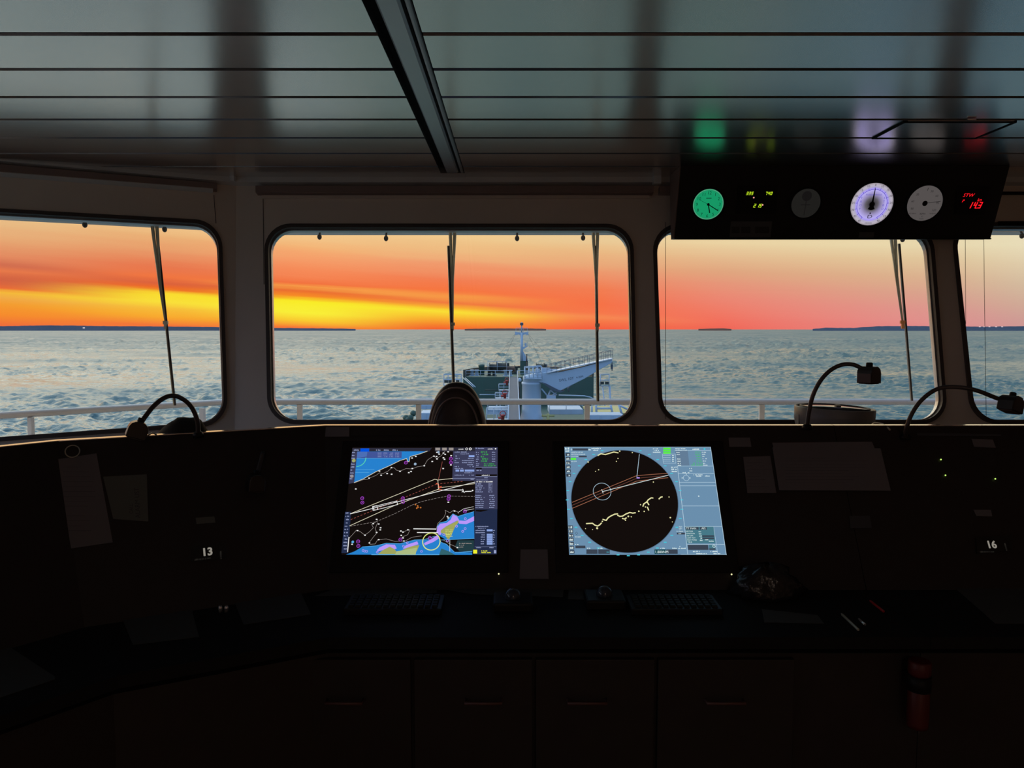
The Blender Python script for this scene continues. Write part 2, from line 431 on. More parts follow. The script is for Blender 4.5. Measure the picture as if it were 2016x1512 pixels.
    fb.inputs[1].default_value = 0.75; fb.inputs[2].default_value = 2.1; L.new(mth('ABSOLUTE', mth('ADD', az, 0.3)), fb.inputs[0])
    mb = N.new('ShaderNodeMix'); mb.data_type = 'RGBA'
    L.new(fb.outputs[0], mb.inputs[0]); L.new(mx.outputs[2], mb.inputs[6]); L.new(bk.outputs[0], mb.inputs[7])
    L.new(mb.outputs[2], bg.inputs[0]); bg.inputs[1].default_value = 1.0
build_world()
# ================================================================== SETTING: SEA + SHORES
SEA = -24.0
def sea_mat():
    m = bpy.data.materials.new('sea_water'); N, L = nodes(m); b = N['Principled BSDF']
    geo = N.new('ShaderNodeNewGeometry'); mp = N.new('ShaderNodeMapping')
    mp.inputs['Rotation'].default_value = (0, 0, 0.25)
    mp.inputs['Scale'].default_value = (0.55, 1.0, 1.0)
    L.new(geo.outputs['Position'], mp.inputs[0])
    hs = []
    for sc, amp in ((0.30, 0.5), (0.85, 0.25)):
        n = N.new('ShaderNodeTexNoise'); n.inputs['Scale'].default_value = sc; n.inputs['Detail'].default_value = 3
        n.inputs['Roughness'].default_value = 0.6
        L.new(mp.outputs[0], n.inputs['Vector'])
        k = N.new('ShaderNodeMath'); k.operation = 'MULTIPLY'; k.inputs[1].default_value = amp
        L.new(n.outputs['Fac'], k.inputs[0]); hs.append(k.outputs[0])
    a = N.new('ShaderNodeMath'); L.new(hs[0], a.inputs[0]); L.new(hs[1], a.inputs[1])
    a2 = a
    for h_ in hs[2:]:
        a3 = N.new('ShaderNodeMath'); L.new(a2.outputs[0], a3.inputs[0]); L.new(h_, a3.inputs[1]); a2 = a3
    bp = N.new('ShaderNodeBump'); bp.inputs['Strength'].default_value = 1.0; bp.inputs['Distance'].default_value = 1.0
    L.new(a2.outputs[0], bp.inputs['Height']); L.new(bp.outputs['Normal'], b.inputs['Normal'])
    b.inputs['Base Color'].default_value = (0.09, 0.155, 0.145, 1)
    # wind ripples: patches of rougher and calmer water, rougher on average far out where single waves are not resolved
    n = N.new('ShaderNodeTexNoise'); n.inputs['Scale'].default_value = 0.012; n.inputs['Detail'].default_value = 10; n.inputs['Roughness'].default_value = 0.68
    L.new(mp.outputs[0], n.inputs['Vector'])
    ln = N.new('ShaderNodeVectorMath'); ln.operation = 'LENGTH'; L.new(geo.outputs['Position'], ln.inputs[0])
    mr = N.new('ShaderNodeMapRange'); mr.inputs[1].default_value = 200; mr.inputs[2].default_value = 1500; mr.inputs[3].default_value = 0.22; mr.inputs[4].default_value = 0.46
    L.new(ln.outputs['Value'], mr.inputs[0])
    ad = N.new('ShaderNodeMath'); ad.operation = 'MULTIPLY_ADD'; ad.inputs[1].default_value = 0.9; ad.inputs[2].default_value = -0.45; L.new(n.outputs['Fac'], ad.inputs[0])
    a4 = N.new('ShaderNodeMath'); a4.use_clamp = True; L.new(ad.outputs[0], a4.inputs[0]); L.new(mr.outputs[0], a4.inputs[1])
    L.new(a4.outputs[0], b.inputs['Roughness'])
    b.inputs['IOR'].default_value = 1.33
    return m
M['sea'] = sea_mat()
mb = MB(); R_ = 60000; rings = [0, 60, 150, 400, 1200, 4000, 15000, R_]; seg = 64
vs = [V((0, 0, SEA))]; fs = []
for r in rings[1:]:
    vs += [V((r*math.cos(2*PI*k/seg), r*math.sin(2*PI*k/seg), SEA)) for k in range(seg)]
fs += [(0, 1+k, 1+(k+1) % seg) for k in range(seg)]
for i in range(len(rings)-2):
    fs += [(1+i*seg+k, 1+(i+1)*seg+k, 1+(i+1)*seg+(k+1) % seg, 1+i*seg+(k+1) % seg) for k in range(seg)]
mb.add(vs, fs)
import numpy as np
def sea_mesh():
    rs = np.random.RandomState(5)
    vpx = np.concatenate([np.linspace(1150, 330, 150, endpoint=False), np.linspace(330, 215, 60, endpoint=False), np.linspace(215, 6, 430)])      # rows at even visual spacing
    d = 25.6*F/vpx; az = np.radians(np.linspace(-41, 41, 900))
    D, A = np.meshgrid(d, az, indexing='ij'); X = D*np.sin(A)/np.cos(A)*1.0; Yy = D
    Z = np.zeros_like(X)
    row = np.gradient(d)[:, None] * np.ones_like(X)
    patch = np.zeros_like(X)
    gain = 1.25*np.clip((np.abs(row)/3)**0.6, 1, 3.2)
    for k in range(5):
        th = rs.uniform(0, PI); L_ = rs.uniform(120, 420); patch += np.sin(2*PI*(X*math.cos(th)+Yy*math.sin(th))/L_ + rs.uniform(0, 6.28))
    patch = 0.9 + 0.16*patch
    for k in range(96):
        L_ = 2.2*(22/2.2)**(rs.rand()**1.4); th = rs.normal(math.radians(72), math.radians(30))
        kx, ky = math.cos(th)*2*PI/L_, math.sin(th)*2*PI/L_
        st_ = 0.050*(7/max(7, L_))**0.45
        fade = np.clip(L_/(0.5*np.abs(row)) , 0.2, 1)
        Z += fade*gain*st_/(2*PI/L_)*np.sin(X*kx + Yy*ky + rs.uniform(0, 6.28))
    Z = Z*patch*SEA_AMP
    nR, nC = X.shape
    co = np.stack([X, Yy, Z + SEA], -1).reshape(-1, 3)
    i, j = np.meshgrid(np.arange(nR-1), np.arange(nC-1), indexing='ij'); a = (i*nC+j).ravel()
    q = np.stack([a, a+1, a+nC+1, a+nC], -1)
    base = len(mb.v); fv = [list(f) for f in mb.f]
    allco = np.concatenate([np.array([[p.x, p.y, p.z-1.6] for p in mb.v]), co])
    me = bpy.data.meshes.new('sea_water'); loops = [v for f in fv for v in f]; starts = []; c = 0
    for f in fv: starts.append(c); c += len(f)
    nq = len(q); L2 = np.concatenate([np.array(loops), (q+base).ravel()]); S2 = np.concatenate([np.array(starts), c + 4*np.arange(nq)])
    me.vertices.add(len(allco)); me.vertices.foreach_set('co', allco.ravel())
    me.loops.add(len(L2)); me.loops.foreach_set('vertex_index', L2.astype(np.int32))
    me.polygons.add(len(S2)); me.polygons.foreach_set('loop_start', S2.astype(np.int32))
    me.polygons.foreach_set('use_smooth', np.ones(len(S2), dtype=bool))
    me.update(calc_edges=True); me.validate()
    me.materials.append(M['sea']); o = bpy.data.objects.new('sea_water', me); COL.objects.link(o); return o
SEA_AMP = 1.0
o = sea_mesh(); tag(o, 'open grey blue sea with small waves to the horizon', 'sea', kind='stuff')
def shore(prof, dist, m, label, depth=900):
    """prof: (px, height_px) list; a low ridge with depth, standing at dist"""
    mb = MB(); front = []; ridge = []; back = []
    fine = []
    for (x0, h0), (x1, h1) in zip(prof, prof[1:]):
        n = max(1, int(abs(x1-x0)/6))
        for k in range(n):
            t = k/n; fine.append((x0+(x1-x0)*t, max(0.15, h0+(h1-h0)*t + random.uniform(-.25, .25))))
    fine.append(prof[-1])
    for px, h in fine:
        d = ray(px, 648); d = V((d.x/d.y, 1, 0))
        front.append(V((d.x*dist, dist, SEA)))
        ridge.append(V((d.x*(dist+depth*.5), dist+depth*.5, 1.6 + h*dist/F)))
        back.append(V((d.x*(dist+depth), dist+depth, SEA)))
    n = len(front); vs = front+ridge+back
    fs = [(i, i+1, n+i+1, n+i) for i in range(n-1)] + [(n+i, n+i+1, 2*n+i+1, 2*n+i) for i in range(n-1)]
    fs += [(0, n, 2*n), (n-1, 3*n-1, 2*n-1), tuple([0, 2*n, 2*n+1, 1])]
    mb.add(vs, fs)
    o = obj('distant_shore', mb, m); o['kind'] = 'structure'; o['label'] = label; o['category'] = 'shore'
    return o
SH1 = shore([(-300,5),(0,6),(90,7.5),(160,7),(230,6),(320,5.5),(430,4),(560,2.4),(640,1.6),(700,0.4)], 13000, M['shore'], 'low dark blue shoreline on the horizon at far left')
shore([(915,0.3),(950,1.1),(1000,1.5),(1040,1.3),(1075,0.3)], 14000, M['shorewarm'], 'thin dark island low on the horizon behind the foremast')
shore([(1375,0.3),(1400,1.4),(1425,1.4),(1440,0.3)], 14000, M['shorewarm'], 'tiny dark islet on the horizon in the right window')
SH2 = shore([(1600,0.3),(1625,2.8),(1680,2.4),(1700,4),(1730,6),(1790,6.4),(1860,5.8),(1925,5),(2016,6),(2100,5),(2300,3)], 12000, M['shore'], 'dark blue wooded headland on the horizon at far right')
M['shorelight'] = emis('shore_lamps', (235, 225, 235), 1.0)
for k, px in enumerate((1929, 1938, 1948, 1961, 1973)):
    mb = MB(); p = PY(px, 643.5, 11900); mb.box(p, (22, 10, 9)); 
    obj('shore_light', mb, M['shorelight'], SH2)
mb = MB(); mb.box(PY(165, 645.5, 12800), (30, 10, 14)); obj('shore_light', mb, M['shorelight'], SH1)
# ================================================================== ROOM SHELL
ZC = 2.44; LEAN = 0.242
FN = V((0, -1, LEAN)).normalized()                # inner normal of front wall (towards room)
FO = V((0, 4.38, ZC))
def FW(px, py): return PP(px, py, FO, FN)
A_ = FW(465, 352); C_ = FW(462, 838); B_ = PZ(0, 318, ZC)
A_.z = ZC; A_.y = 4.38
LN = (B_ - A_).cross(C_ - A_).normalized()
if LN.dot(V((1, -1, 0))) < 0: LN = -LN
LO = A_
def LW(px, py): return PP(px, py, LO, LN)
def on_plane(x, z, o, n):   # point on wall plane with given x,z
    return V((x, o.y - (n.x*(x-o.x) + n.z*(z-o.z))/n.y, z))
T_ = 0.05
def cut_edge(z):            # facet intersection at height z
    t = (z - A_.z)/(C_.z - A_.z); return A_ + (C_ - A_)*t
W2 = [(530,450.5),(1237,451),(1246,826),(537,826)]
W3 = [(1293,451),(1825,451),(1856,826),(1306,826)]
W4 = [(1880,448),(2310,448),(2400,826),(1920,826)]
W1 = [(-262,406),(427,445),(440,828),(-262,879)]
def grow(q, g):
    c = V((sum(p[0] for p in q)/4, sum(p[1] for p in q)/4))
    return [(p[0] + (g if p[0] > c.x else -g), p[1] + (g if p[1] > c.y else -g)) for p in q]
zt, zb = ZC + 0.02, 0.0
XR = 3.9
outer = [cut_edge(zt), on_plane(XR, zt, FO, FN), on_plane(XR, zb, FO, FN), cut_edge(zb)]
holes = [[FW(*p) for p in rquad(grow(w, 4), 50)] for w in (W2, W3, W4)]
mb = MB(); mb.prism(outer, -FN*T_, 0, holes)
struct('wall_front', mb, M['wall'], 'cream painted front wall of the wheelhouse with three wide windows')
# left facet
dL = (B_ - A_).normalized(); Lend = A_ + dL*2.05
def lw_at(s, z):
    e = cut_edge(z); return e + dL*s
outer = [lw_at(0, zt), lw_at(2.1, zt), lw_at(2.1, zb), lw_at(0, zb)]
mb = MB(); mb.prism(outer, -LN*T_, 0, [[LW(*p) for p in rquad(grow(W1, 4), 50)]])
struct('wall_front_left', mb, M['wall'], 'angled cream wall with the left window')
# wall left: side with windows, right side wall, back
E1 = lw_at(2.1, 0); E2 = lw_at(2.1, zt)
xl = E2.x
def side_wall(name, x0, y0, y1, nwin, lab, sgn):
    mb = MB(); hs = []
    outer = [V((x0, y1, 0)), V((x0, y0, 0)), V((x0, y0, zt)), V((x0, y1, zt))]
    L_ = (y1 - y0)/nwin
    for k in range(nwin):
        a = y0 + L_*k + 0.12; b = y0 + L_*(k+1) - 0.12
        hs.append([V((x0, b, 1.15)), V((x0, a, 1.15)), V((x0, a, 2.12)), V((x0, b, 2.12))])
    mb.prism(outer, V((-sgn*T_, 0, 0)), 0, hs)
    struct(name, mb, M['wall'], lab)
side_wall('wall_left', xl, -0.6, E2.y+0.15, 3, 'left side wall with windows', 1)
mb = MB(); mb.box((xl-0.05, -1.8, 1.22), (0.11, 2.6, 2.46)); struct('wall_left_rear', mb, M['backwall'])
mb = MB(); mb.box((XR+0.05, 0.75, 1.22), (0.11, 7.7, 2.5)); struct('wall_right', mb, M['backwall'])
mb = MB(); mb.box(((xl+XR)/2, -3.0, 1.22), (XR-xl+0.2, 0.1, 2.46)); struct('wall_back', mb, M['backwall'])
mb = MB(); mb.box(((xl+XR)/2, 0.7, -0.05), (XR-xl+0.4, 7.6, 0.1)); struct('floor', mb, M['floor'])
# windows: gasket ring, metal edge, glass
def window(n, quad, W, N_, lab):
    base = sum((W(*p) for p in quad), V((0,0,0)))/4
    r = thing('window_%d' % n, base, lab, 'window', kind='structure')
    a = [W(*p) + N_*0.012 for p in rquad(grow(quad, 9), 52)]; b = [W(*p) + N_*0.012 for p in rquad(grow(quad, 1.5), 46)]
    mb = MB(); mb.prism(a, -N_*0.028, 0, [b]); obj('gasket', mb, M['gasket'], r)
    a = [W(*p) - N_*0.020 for p in rquad(grow(quad, 3.5), 48)]; b = [W(*p) - N_*0.020 for p in rquad(grow(quad, -0.8), 45)]
    mb = MB(); mb.prism(a, -N_*0.030, 0, [b]); obj('window_frame', mb, M['alu'], r)
    a = [W(*p) - N_*0.030 for p in rquad(grow(quad, 1), 46)]
    mb = MB(); mb.prism(a, -N_*0.010, 0); obj('pane', mb, M['glass'], r)
window(1, W1, LW, LN, 'left window with rounded corners in the angled wall')
window(2, W2, FW, FN, 'wide centre window with rounded corners')
window(3, W3, FW, FN, 'wide window right of centre under the instrument box')
window(4, W4, FW, FN, 'rightmost window, cut by the picture edge')
# ------------------------------------------------------------------ ceiling
mb = MB(); mb.box(((xl+XR)/2, 0.8, ZC+0.06), (XR-xl+0.3, 7.9, 0.04), mi=0)
struct('ceiling', mb, M['ceilgap'], 'dark void above the ceiling panels')
ys = [PZ(400, y, ZC).y for y in (67, 140, 193, 238, 272, 302)]
sp = (ys[-1]-ys[0])/5; y0 = ys[0]
XS0, XS1 = -0.385, -0.255
k0 = int((y0 + 2.9)/sp)
def cpanel(xa, xb, ya, yb, nm):
    mb = MB(); c = 0.006
    prof = [(ya+c, ZC), (yb-c, ZC), (yb, ZC+c), (yb, ZC+0.035), (ya, ZC+0.035), (ya, ZC+c)]
    mb.hexa([V((xa, y, z)) for y, z in prof], [V((xb, y, z)) for y, z in prof])
    o = obj(nm, mb, M['ceil']); o['kind'] = 'structure'; o['category'] = 'ceiling'
n = 0
for k in range(-k0, 8):
    ya = y0 + sp*k + 0.008; yb = y0 + sp*(k+1) - 0.008
    if ya > 4.3: continue
    yb = min(yb, 4.37)
    cpanel(xl-0.02, XS0, ya, yb, 'ceiling_panel')
    cpanel(XS1, XR, ya, yb, 'ceiling_panel')
mb = MB(); prof = [(-0.345, ZC-0.004), (-0.295, ZC-0.004), (-0.288, ZC+0.004), (-0.288, ZC+0.03), (-0.352, ZC+0.03), (-0.352, ZC+0.004)]
mb.hexa([V((x, -2.9, z)) for x, z in prof], [V((x, 4.20, z)) for x, z in prof]); 
mb.tube([(-0.268, -2.9, ZC+0.004), (-0.268, 4.2, ZC+0.004)], 0.009, 8)
struct('trim_1', mb, M['ceilbar'], 'grey metal strip running fore and aft between the ceiling panels')
mb = MB(); mb.box(((XS0+XS1)/2, 4.29, ZC+0.012), (0.13, 0.16, 0.03)); struct('trim_2', mb, M['ceil'])
# ceiling hatch outline
r = [PZ(1718,272,ZC-.003), PZ(1772,241,ZC-.003)]
x0h, y0h, y1h = r[0].x, r[0].y, r[1].y
x1h = x0h + 0.46
mb = MB()
for a, b, c_, d in ((x0h, y0h, x1h, y0h+.008), (x0h, y1h-.008, x1h, y1h), (x0h, y0h, x0h+.008, y1h), (x1h-.008, y0h, x1h, y1h)):
    mb.box(((a+c_)/2, (b+d)/2, ZC-.003), (c_-a, d-b, .006))
hr = thing('ceiling_hatch', ((x0h+x1h)/2, (y0h+y1h)/2, ZC-.006), 'square access hatch flush in the ceiling above the instrument box', 'hatch')
obj('hatch_frame', mb, M['ceilgap'], hr)
mb = MB(); mb.box(((x0h+x1h)/2, (y0h+y1h)/2, ZC-.0015), (x1h-x0h-.03, y1h-y0h-.03, .003)); obj('hatch_lid', mb, M['ceil'], hr)
mb = MB(); mb.box((x0h+.25, y1h-.05, ZC-.006), (.035, .012, .006)); obj('latch', mb, M['edge'], hr)
# cornice trims along the walls
def strip(name, P, N_, pxa, pxb, ya, yb, depth, m, lab=None, ya2=None, yb2=None):
    """box strip on a wall plane between pixel columns/rows, sticking out by depth"""
    ya2 = ya if ya2 is None else ya2; yb2 = yb if yb2 is None else yb2
    q = [P(pxa, ya), P(pxb, ya2), P(pxb, yb2), P(pxa, yb)]
    mb = MB(); mb.prism([p + N_*depth for p in q], -N_*(depth-0.0005)); return struct(name, mb, m, lab)
strip('trim_3', FW, FN, 466, 2300, 351, 366, 0.05, M['trim'], 'pale cornice over the front windows')
strip('trim_4', FW, FN, 508, 1284, 372, 385, 0.045, M['pelmet'], 'dark blind box over the centre window')
strip('trim_5', FW, FN, 1296, 1900, 372, 385, 0.045, M['pelmet'])
strip('trim_6', FW, FN, 516, 1278, 386, 392, 0.012, M['wall'])
strip('trim_7', LW, LN, -300, 463, 290, 366, 0.05, M['trim'], 'pale cornice over the left window', 352, 366) if False else None
q = [LW(-300, 287), LW(464, 351.5), LW(464, 366), LW(-300, 298)]
mb = MB(); mb.prism([p + LN*0.05 for p in q], -LN*0.0495); struct('trim_7', mb, M['trim'], 'pale cornice over the left window')
q = [LW(-300, 304), LW(427, 367.5), LW(427, 378), LW(-300, 322)]
mb = MB(); mb.prism([p + LN*0.045 for p in q], -LN*0.0445); struct('trim_8', mb, M['pelmet'], 'dark blind box over the left window')
q = [LW(-300, 323), LW(419, 378), LW(419, 380), LW(-300, 325)]
mb = MB(); mb.prism([p + LN*0.05 for p in q], -LN*0.0495); struct('trim_9', mb, M['trim'])
for k, (px, py, PL, NN) in enumerate(((467, 356, FW, FN), (1289, 361, FW, FN))):
    c = PL(px, py) + NN*0.06; mb = MB(); mb.box(c, (0.022 if k == 0 else .04, 0.05, 0.06))
    solo('cornice_bracket', mb, M['trim'], ['small pale bracket at the cornice corner over the left pillar', 'small pale block on the cornice left of the instrument box'][k], 'bracket')
# vertical seam lines of wall panelling beside window
for k, (xa, ya, xb, yb, PL, NN) in enumerate(((421, 384, 425, 440, LW, LN), (518, 392, 520, 560, FW, FN))):
    a = PL(xa, ya) + NN*0.001; b = PL(xb, yb) + NN*0.001
    mb = MB(); mb.tube([a, b], 0.0018, 6); struct('trim_%d' % (10+k), mb, M['gasket'])
# bright panel on the right above W4 (wall beam behind instrument box)
strip('trim_12', FW, FN, 1962, 2300, 380, 384, 0.02, M['ceilgap'])
strip('trim_13', FW, FN, 1962, 2300, 438, 446, 0.02, M['ceilgap'])
# blind cords
for k, (xa, xb, ya, yb, lab) in enumerate(((1309, 1309, 440, 826, 'thin blind cord at the left edge of the window under the instrument box'),
                                 (1896, 1897, 445, 640, 'short thin blind cord at the left side of the rightmost window'),
                                 (1932, 1937, 445, 826, 'long thin blind cord in the rightmost window'))):
    a = FW(xa, ya) + FN*0.02; b = FW(xb, yb) + FN*0.02
    mb = MB(); mb.tube([a, b], 0.0013, 6); solo('blind_cord', mb, M['gasket'], lab, 'cord')
# ================================================================== EXTERIOR JUST OUTSIDE
FB = lambda p, d: p - FN*d
# eave strip above windows outside
q0 = PY(300, 462, 4.72); 
mb = MB()
zb_ = PY(880, 463, 4.86).z
mb.box((1.3, 4.78, zb_+0.06), (6.2, 0.16, 0.12)); 
RF = thing('wash_rail', (1.3, 4.78, zb_), 'pale horizontal beam with round wash nozzles outside above the front windows', 'beam'); obj('beam', mb, M['exteave'], RF)
a = LW(-300, 408); 
pa = PP(-60, 430, LO - LN*0.48, LN); pb = PP(452, 456, LO - LN*0.48, LN)
mb = MB(); up = V((0,0,0.11)); mb.prism([pa, pb, pb+up, pa+up], LN*0.14)
RL = thing('wash_rail', pb, 'pale horizontal beam with two wash nozzles outside above the left window', 'beam'); obj('beam', mb, M['exteave'], RL)
NZ = [(167, 441, 1), (324, 450, 1), (629, 461, 0), (760, 464, 0), (1018, 464, 0), (1148, 463, 0), (1777, 466, 0), (2012, 459, 0)]
for k, (px, py, lf) in enumerate(NZ):
    p = PP(px, py, LO - LN*0.24, LN) if lf else PY(px, py+4, 4.60)
    mb = MB(); mb.ball(p - V((0,0,.004)), 0.0135, 14, sc=(1,1,1.25)); par = RL if lf else RF; nh = obj('wash_nozzle', mb, M['nozzle'], par)
    mb = MB(); mb.tube([p + V((0,0,.008)), p + V((0,0.02,.035))], 0.006, 8); BASE[nh.name] = BASE[par.name]; obj('nozzle_neck', mb, M['nozzle'], nh)
def wiper(P, top, tip2, pivot, btop, bbot, lab, lit_joint=False):
    """P maps pixel to outside plane; two converging arms and the blade"""
    base = P(*top)
    r = thing('window_wiper', base, lab, 'wiper')
    for s in (-1, 1):
        mb = MB(); a = P(top[0]+s*4.5, top[1]); b = P(pivot[0] + s*0.8, pivot[1]); m_ = P(tip2[0] + s*1.3, tip2[1])
        mb.tube([a, m_, b], [0.0105, 0.0062, 0.0035], 8); obj('arm', mb, M['wiper'], r)
    mb = MB(); mb.box(P(*pivot), (0.026, 0.012, 0.018)); mb.box(P(pivot[0], pivot[1]+8), (0.014, 0.012, 0.03))
    obj('pivot_block', mb, M['orangelit'] if lit_joint else M['wiper'], r)
    mb = MB(); a = P(*btop); b = P(*bbot); mb.tube([a, b], 0.0055, 6); obj('blade', mb, M['wiperblade'], r)
    mb = MB(); mb.tube([a - V((.008,0,0)), b - V((.008,0,0))], 0.0035, 6); obj('blade_backing', mb, M['extwhite' if lit_joint else 'wiper'], r)
OUTF = lambda px, py: PP(px, py, FO - FN*0.20, FN)
OUTL = lambda px, py: PP(px, py, LO - LN*0.20, LN)
wiper(OUTF, (891, 452), (890.5, 550), (891, 638), (884, 484), (894, 757), 'window wiper hanging in the middle of the centre window')
wiper(OUTF, (1172, 452), (1174, 545), (1176, 640), (1174, 484), (1178, 790), 'window wiper near the right side of the centre window')
wiper(OUTL, (304, 440), (315, 560), (326, 635), (312, 478), (345, 798), 'window wiper in the left window')
wiper(OUTF, (1757, 452), (1765, 543), (1777, 634), (1771, 480), (1796, 789), 'window wiper in the window under the instrument box, with orange lit joint', True)
# handrail outside
RY = 5.15
zr = PY(1000, 791, RY).z
def railpt(px): return PY(px, 791, RY)
Jn = PY(452, 792, RY); Jn.z = zr
Lr = PZ(0, 818, zr); dl = (Lr - Jn).normalized(); Le = Jn + dl*3.2
r = thing('outer_handrail', (Jn.x, RY, zr-1.05), 'white painted pipe handrail outside the windows', 'railing')
mb = MB(); mb.tube([Le, Jn, V((4.6, RY, zr))], 0.0205, 14); obj('top_rail', mb, M['extwhite'], r)
mb = MB(); mb.tube([Le - V((0,0,.45)), Jn - V((0,0,.45)), V((4.6, RY, zr-.45))], 0.015, 10); obj('lower_rail', mb, M['extwhite'], r)
for px in (590, 824, 1156, 1500, 1845):
    x = PY(px, 791, RY).x; mb = MB(); mb.box((x, RY, zr-0.53), (0.034, 0.02, 1.02)); obj('post', mb, M['extwhite'], r)
for px, py in ((398, 797), (60, 815)):
    p = PZ(px, py, zr); mb = MB(); mb.box((p.x, p.y, zr-0.53), (0.034, 0.02, 1.02), R=Matrix.Rotation(-0.45, 3, 'Z')); obj('post', mb, M['extwhite'], r)
mb = MB(); mb.prism([V((-3.6, 2.2, zr-1.08)), V((5.2, 2.2+1.8, zr-1.08)), V((5.2, 5.35, zr-1.08)), V((-1.9, 5.35, zr-1.08)), V((-4.2, 4.0, zr-1.08))], V((0,0,-.1)))
o = solo('bridge_wing_deck', mb, M['shipgrey'], 'narrow grey walkway deck outside the wheelhouse windows', 'deck', kind='structure')
# ================================================================== SHIP FOREDECK
DK = -12.4; FC = -7.1
def ship():
    # hull + main deck (structure)
    mb = MB()
    hull = [(-9.8, 18), (-10.4, 60), (-10.0, 120), (-8.8, 141), (-6.5, 158), (-2.5, 172), (1.6, 177), (5.8, 172), (10.0, 158), (12.6, 141), (14.0, 120), (14.4, 60), (13.8, 18)]
    mb.prism([V((x, y, DK)) for x, y in hull], V((0, 0, -12.5)))
    o = solo('ship_hull', mb, M['shipgreen'], 'dark green main deck and hull of the ship ahead', 'ship', kind='structure')
    # forecastle block
    YB = 140
    mb = MB()
    fp = [(-8.9, YB), (-7.6, 156), (-4.0, 168), (1.6, 174), (7.2, 168), (11.2, 156), (14.9, YB)]
    mb.prism([V((x, y, FC)) for x, y in fp], V((0, 0, DK-FC)))
    solo('forecastle', mb, M['shipgreen'], 'raised dark green forecastle at the bow behind the crane', 'forecastle')
    # bulwark around bow
    mb = MB(); bw = [V((x, y, FC)) for x, y in fp]
    top = PY(960, 722, 160).z
    def tz(q): return PY(1000, 728 - 7.5*min(1, (q.y-140)/30), q.y).z
    for a, b in zip(bw, bw[1:]):
        n_ = (b-a).cross(V((0,0,1))).normalized()*0.25; h = V((0,0,top-FC))
        mb.hexa([a, b, b+n_, a+n_], [V((q.x, q.y, tz(q))) for q in (a, b)] + [V((q.x+n_.x, q.y+n_.y, tz(q))) for q in (b, a)])
    solo('bulwark', mb, M['shipdark'], 'low dark bulwark plating around the bow', 'bulwark')
    # mooring gear lumps
    labs = ['dark mooring winch left on the forecastle', 'second dark winch on the forecastle left of the mast', 'brown winch on the forecastle by the mast', 'dark winch right of the foremast']
    for k, (px, py, w, h, dd) in enumerate(((975, 726, 2.4, 2.0, 156), (990, 724, 2.6, 2.4, 154), (1008, 730, 2.2, 1.8, 150), (1066, 722, 2.2, 2.0, 156))):
        p = PY(px, py, dd); p.z = FC
        r = thing('mooring_winch', p, labs[k], 'winch', group='mooring winches on the forecastle')
        mb = MB(); R = Matrix.Rotation(PI/2, 3, 'Y')
        mb.lathe([(h*.45, -w*.5), (h*.45, -w*.45), (h*.3, -w*.44), (h*.3, w*.2), (h*.45, w*.21), (h*.45, w*.27)], p + V((0,0,h*.5)), 16, R=R)
        obj('drum', mb, M['shipbrown' if k == 2 else 'shipdark'], r)
        mb = MB(); mb.box(p + V((0, 0, .15)), (w*1.1, 1.6, .3)); mb.box(p + V((w*.4, 0, h*.4)), (.5, 1.1, h*.8)); obj('base_frame', mb, M['shipdark'], r)
    # green-grey ventilator
    p = PY(948, 735, 147); p.z = FC
    mb = MB(); mb.lathe([(0.55, 0), (0.55, 1.5), (0.6, 1.55), (0.6, 1.9), (0.2, 2.0)], p, 16)
    solo('deck_ventilator', mb, M['shipgreen'], 'round green ventilator on the left of the forecastle', 'ventilator')
    for k, (px, dd) in enumerate(((925, 146), (934, 144), (968, 143), (1000, 143))):
        p = PY(px, 740, dd); p.z = FC
        mb = MB(); mb.lathe([(0.32, 0), (0.28, .9), (0.4, .95), (0.4, 1.1)], p - V((.45,0,0)), 12); mb.lathe([(0.32, 0), (0.28, .9), (0.4, .95), (0.4, 1.1)], p + V((.45,0,0)), 12)
        mb.box(p + V((0,0,.06)), (1.9, .9, .12))
        solo('mooring_bollard', mb, M['shipwhite'] if k in (1, 3) else M['shipdark'], ['leftmost dark bollard pair on the forecastle','pale bollard pair left on the forecastle','dark bollard pair below the winches','pale bollard pair beside the catwalk end'][k], 'bollard')
    # railing at forecastle break
    def rail(name, pts, h, every, lab, cat='railing', r0=.05, mids=(0.5,), g=None, mm='shipwhite', parent=None):
        base = pts[0]; r = thing(name, base, lab, cat, group=g) if parent is None else parent
        for f in (1.0,) + tuple(mids):
            mb = MB(); mb.tube([p + V((0,0,h*f)) for p in pts], r0 if f == 1.0 else r0*.7, 6); obj('rail', mb, M[mm], r)
        for a, b in zip(pts, pts[1:]):
            n_ = max(1, int((b-a).length/every))
            for k in range(n_+1):
                q = a + (b-a)*k/n_; mb = MB(); mb.tube([q, q + V((0,0,h))], r0*.8, 6); obj('stanchion', mb, M[mm], r)
        return r
    xl_, xr_ = PY(917, 745, YB).x, PY(1004, 745, YB).x
    rail('forecastle_railing', [V((xl_, YB+.3, FC)), V((xr_, YB+.3, FC))], 1.15, 2.2, 'thin pale railing along the left forecastle edge')
    rail('forecastle_railing', [V((PY(1018, 745, YB).x, YB+.3, FC)), V((PY(1040, 745, YB).x, YB+.3, FC))], 1.15, 1.2, 'short pale railing between the catwalk and the crane')
    q0, q1 = PY(961, 742, 150), PY(998, 742, 150)
    rail('winch_platform_railing', [V((q0.x, 148, FC+.6)), V((q1.x, 148, FC+.6))], 1.9, 1.3, 'white railing around the winch platform on the forecastle', r0=.045)
    # catwalk
    cw = [(1000.5, 1021.5, 74), (1004.5, 1018, 140)]
    zc = FC - 0.02
    def cx(px, Y): return PY(px, 756, Y).x
    r = thing('catwalk', (cx(1011, 74), 74, zc), 'long grey raised catwalk leading forward to the bow', 'walkway')
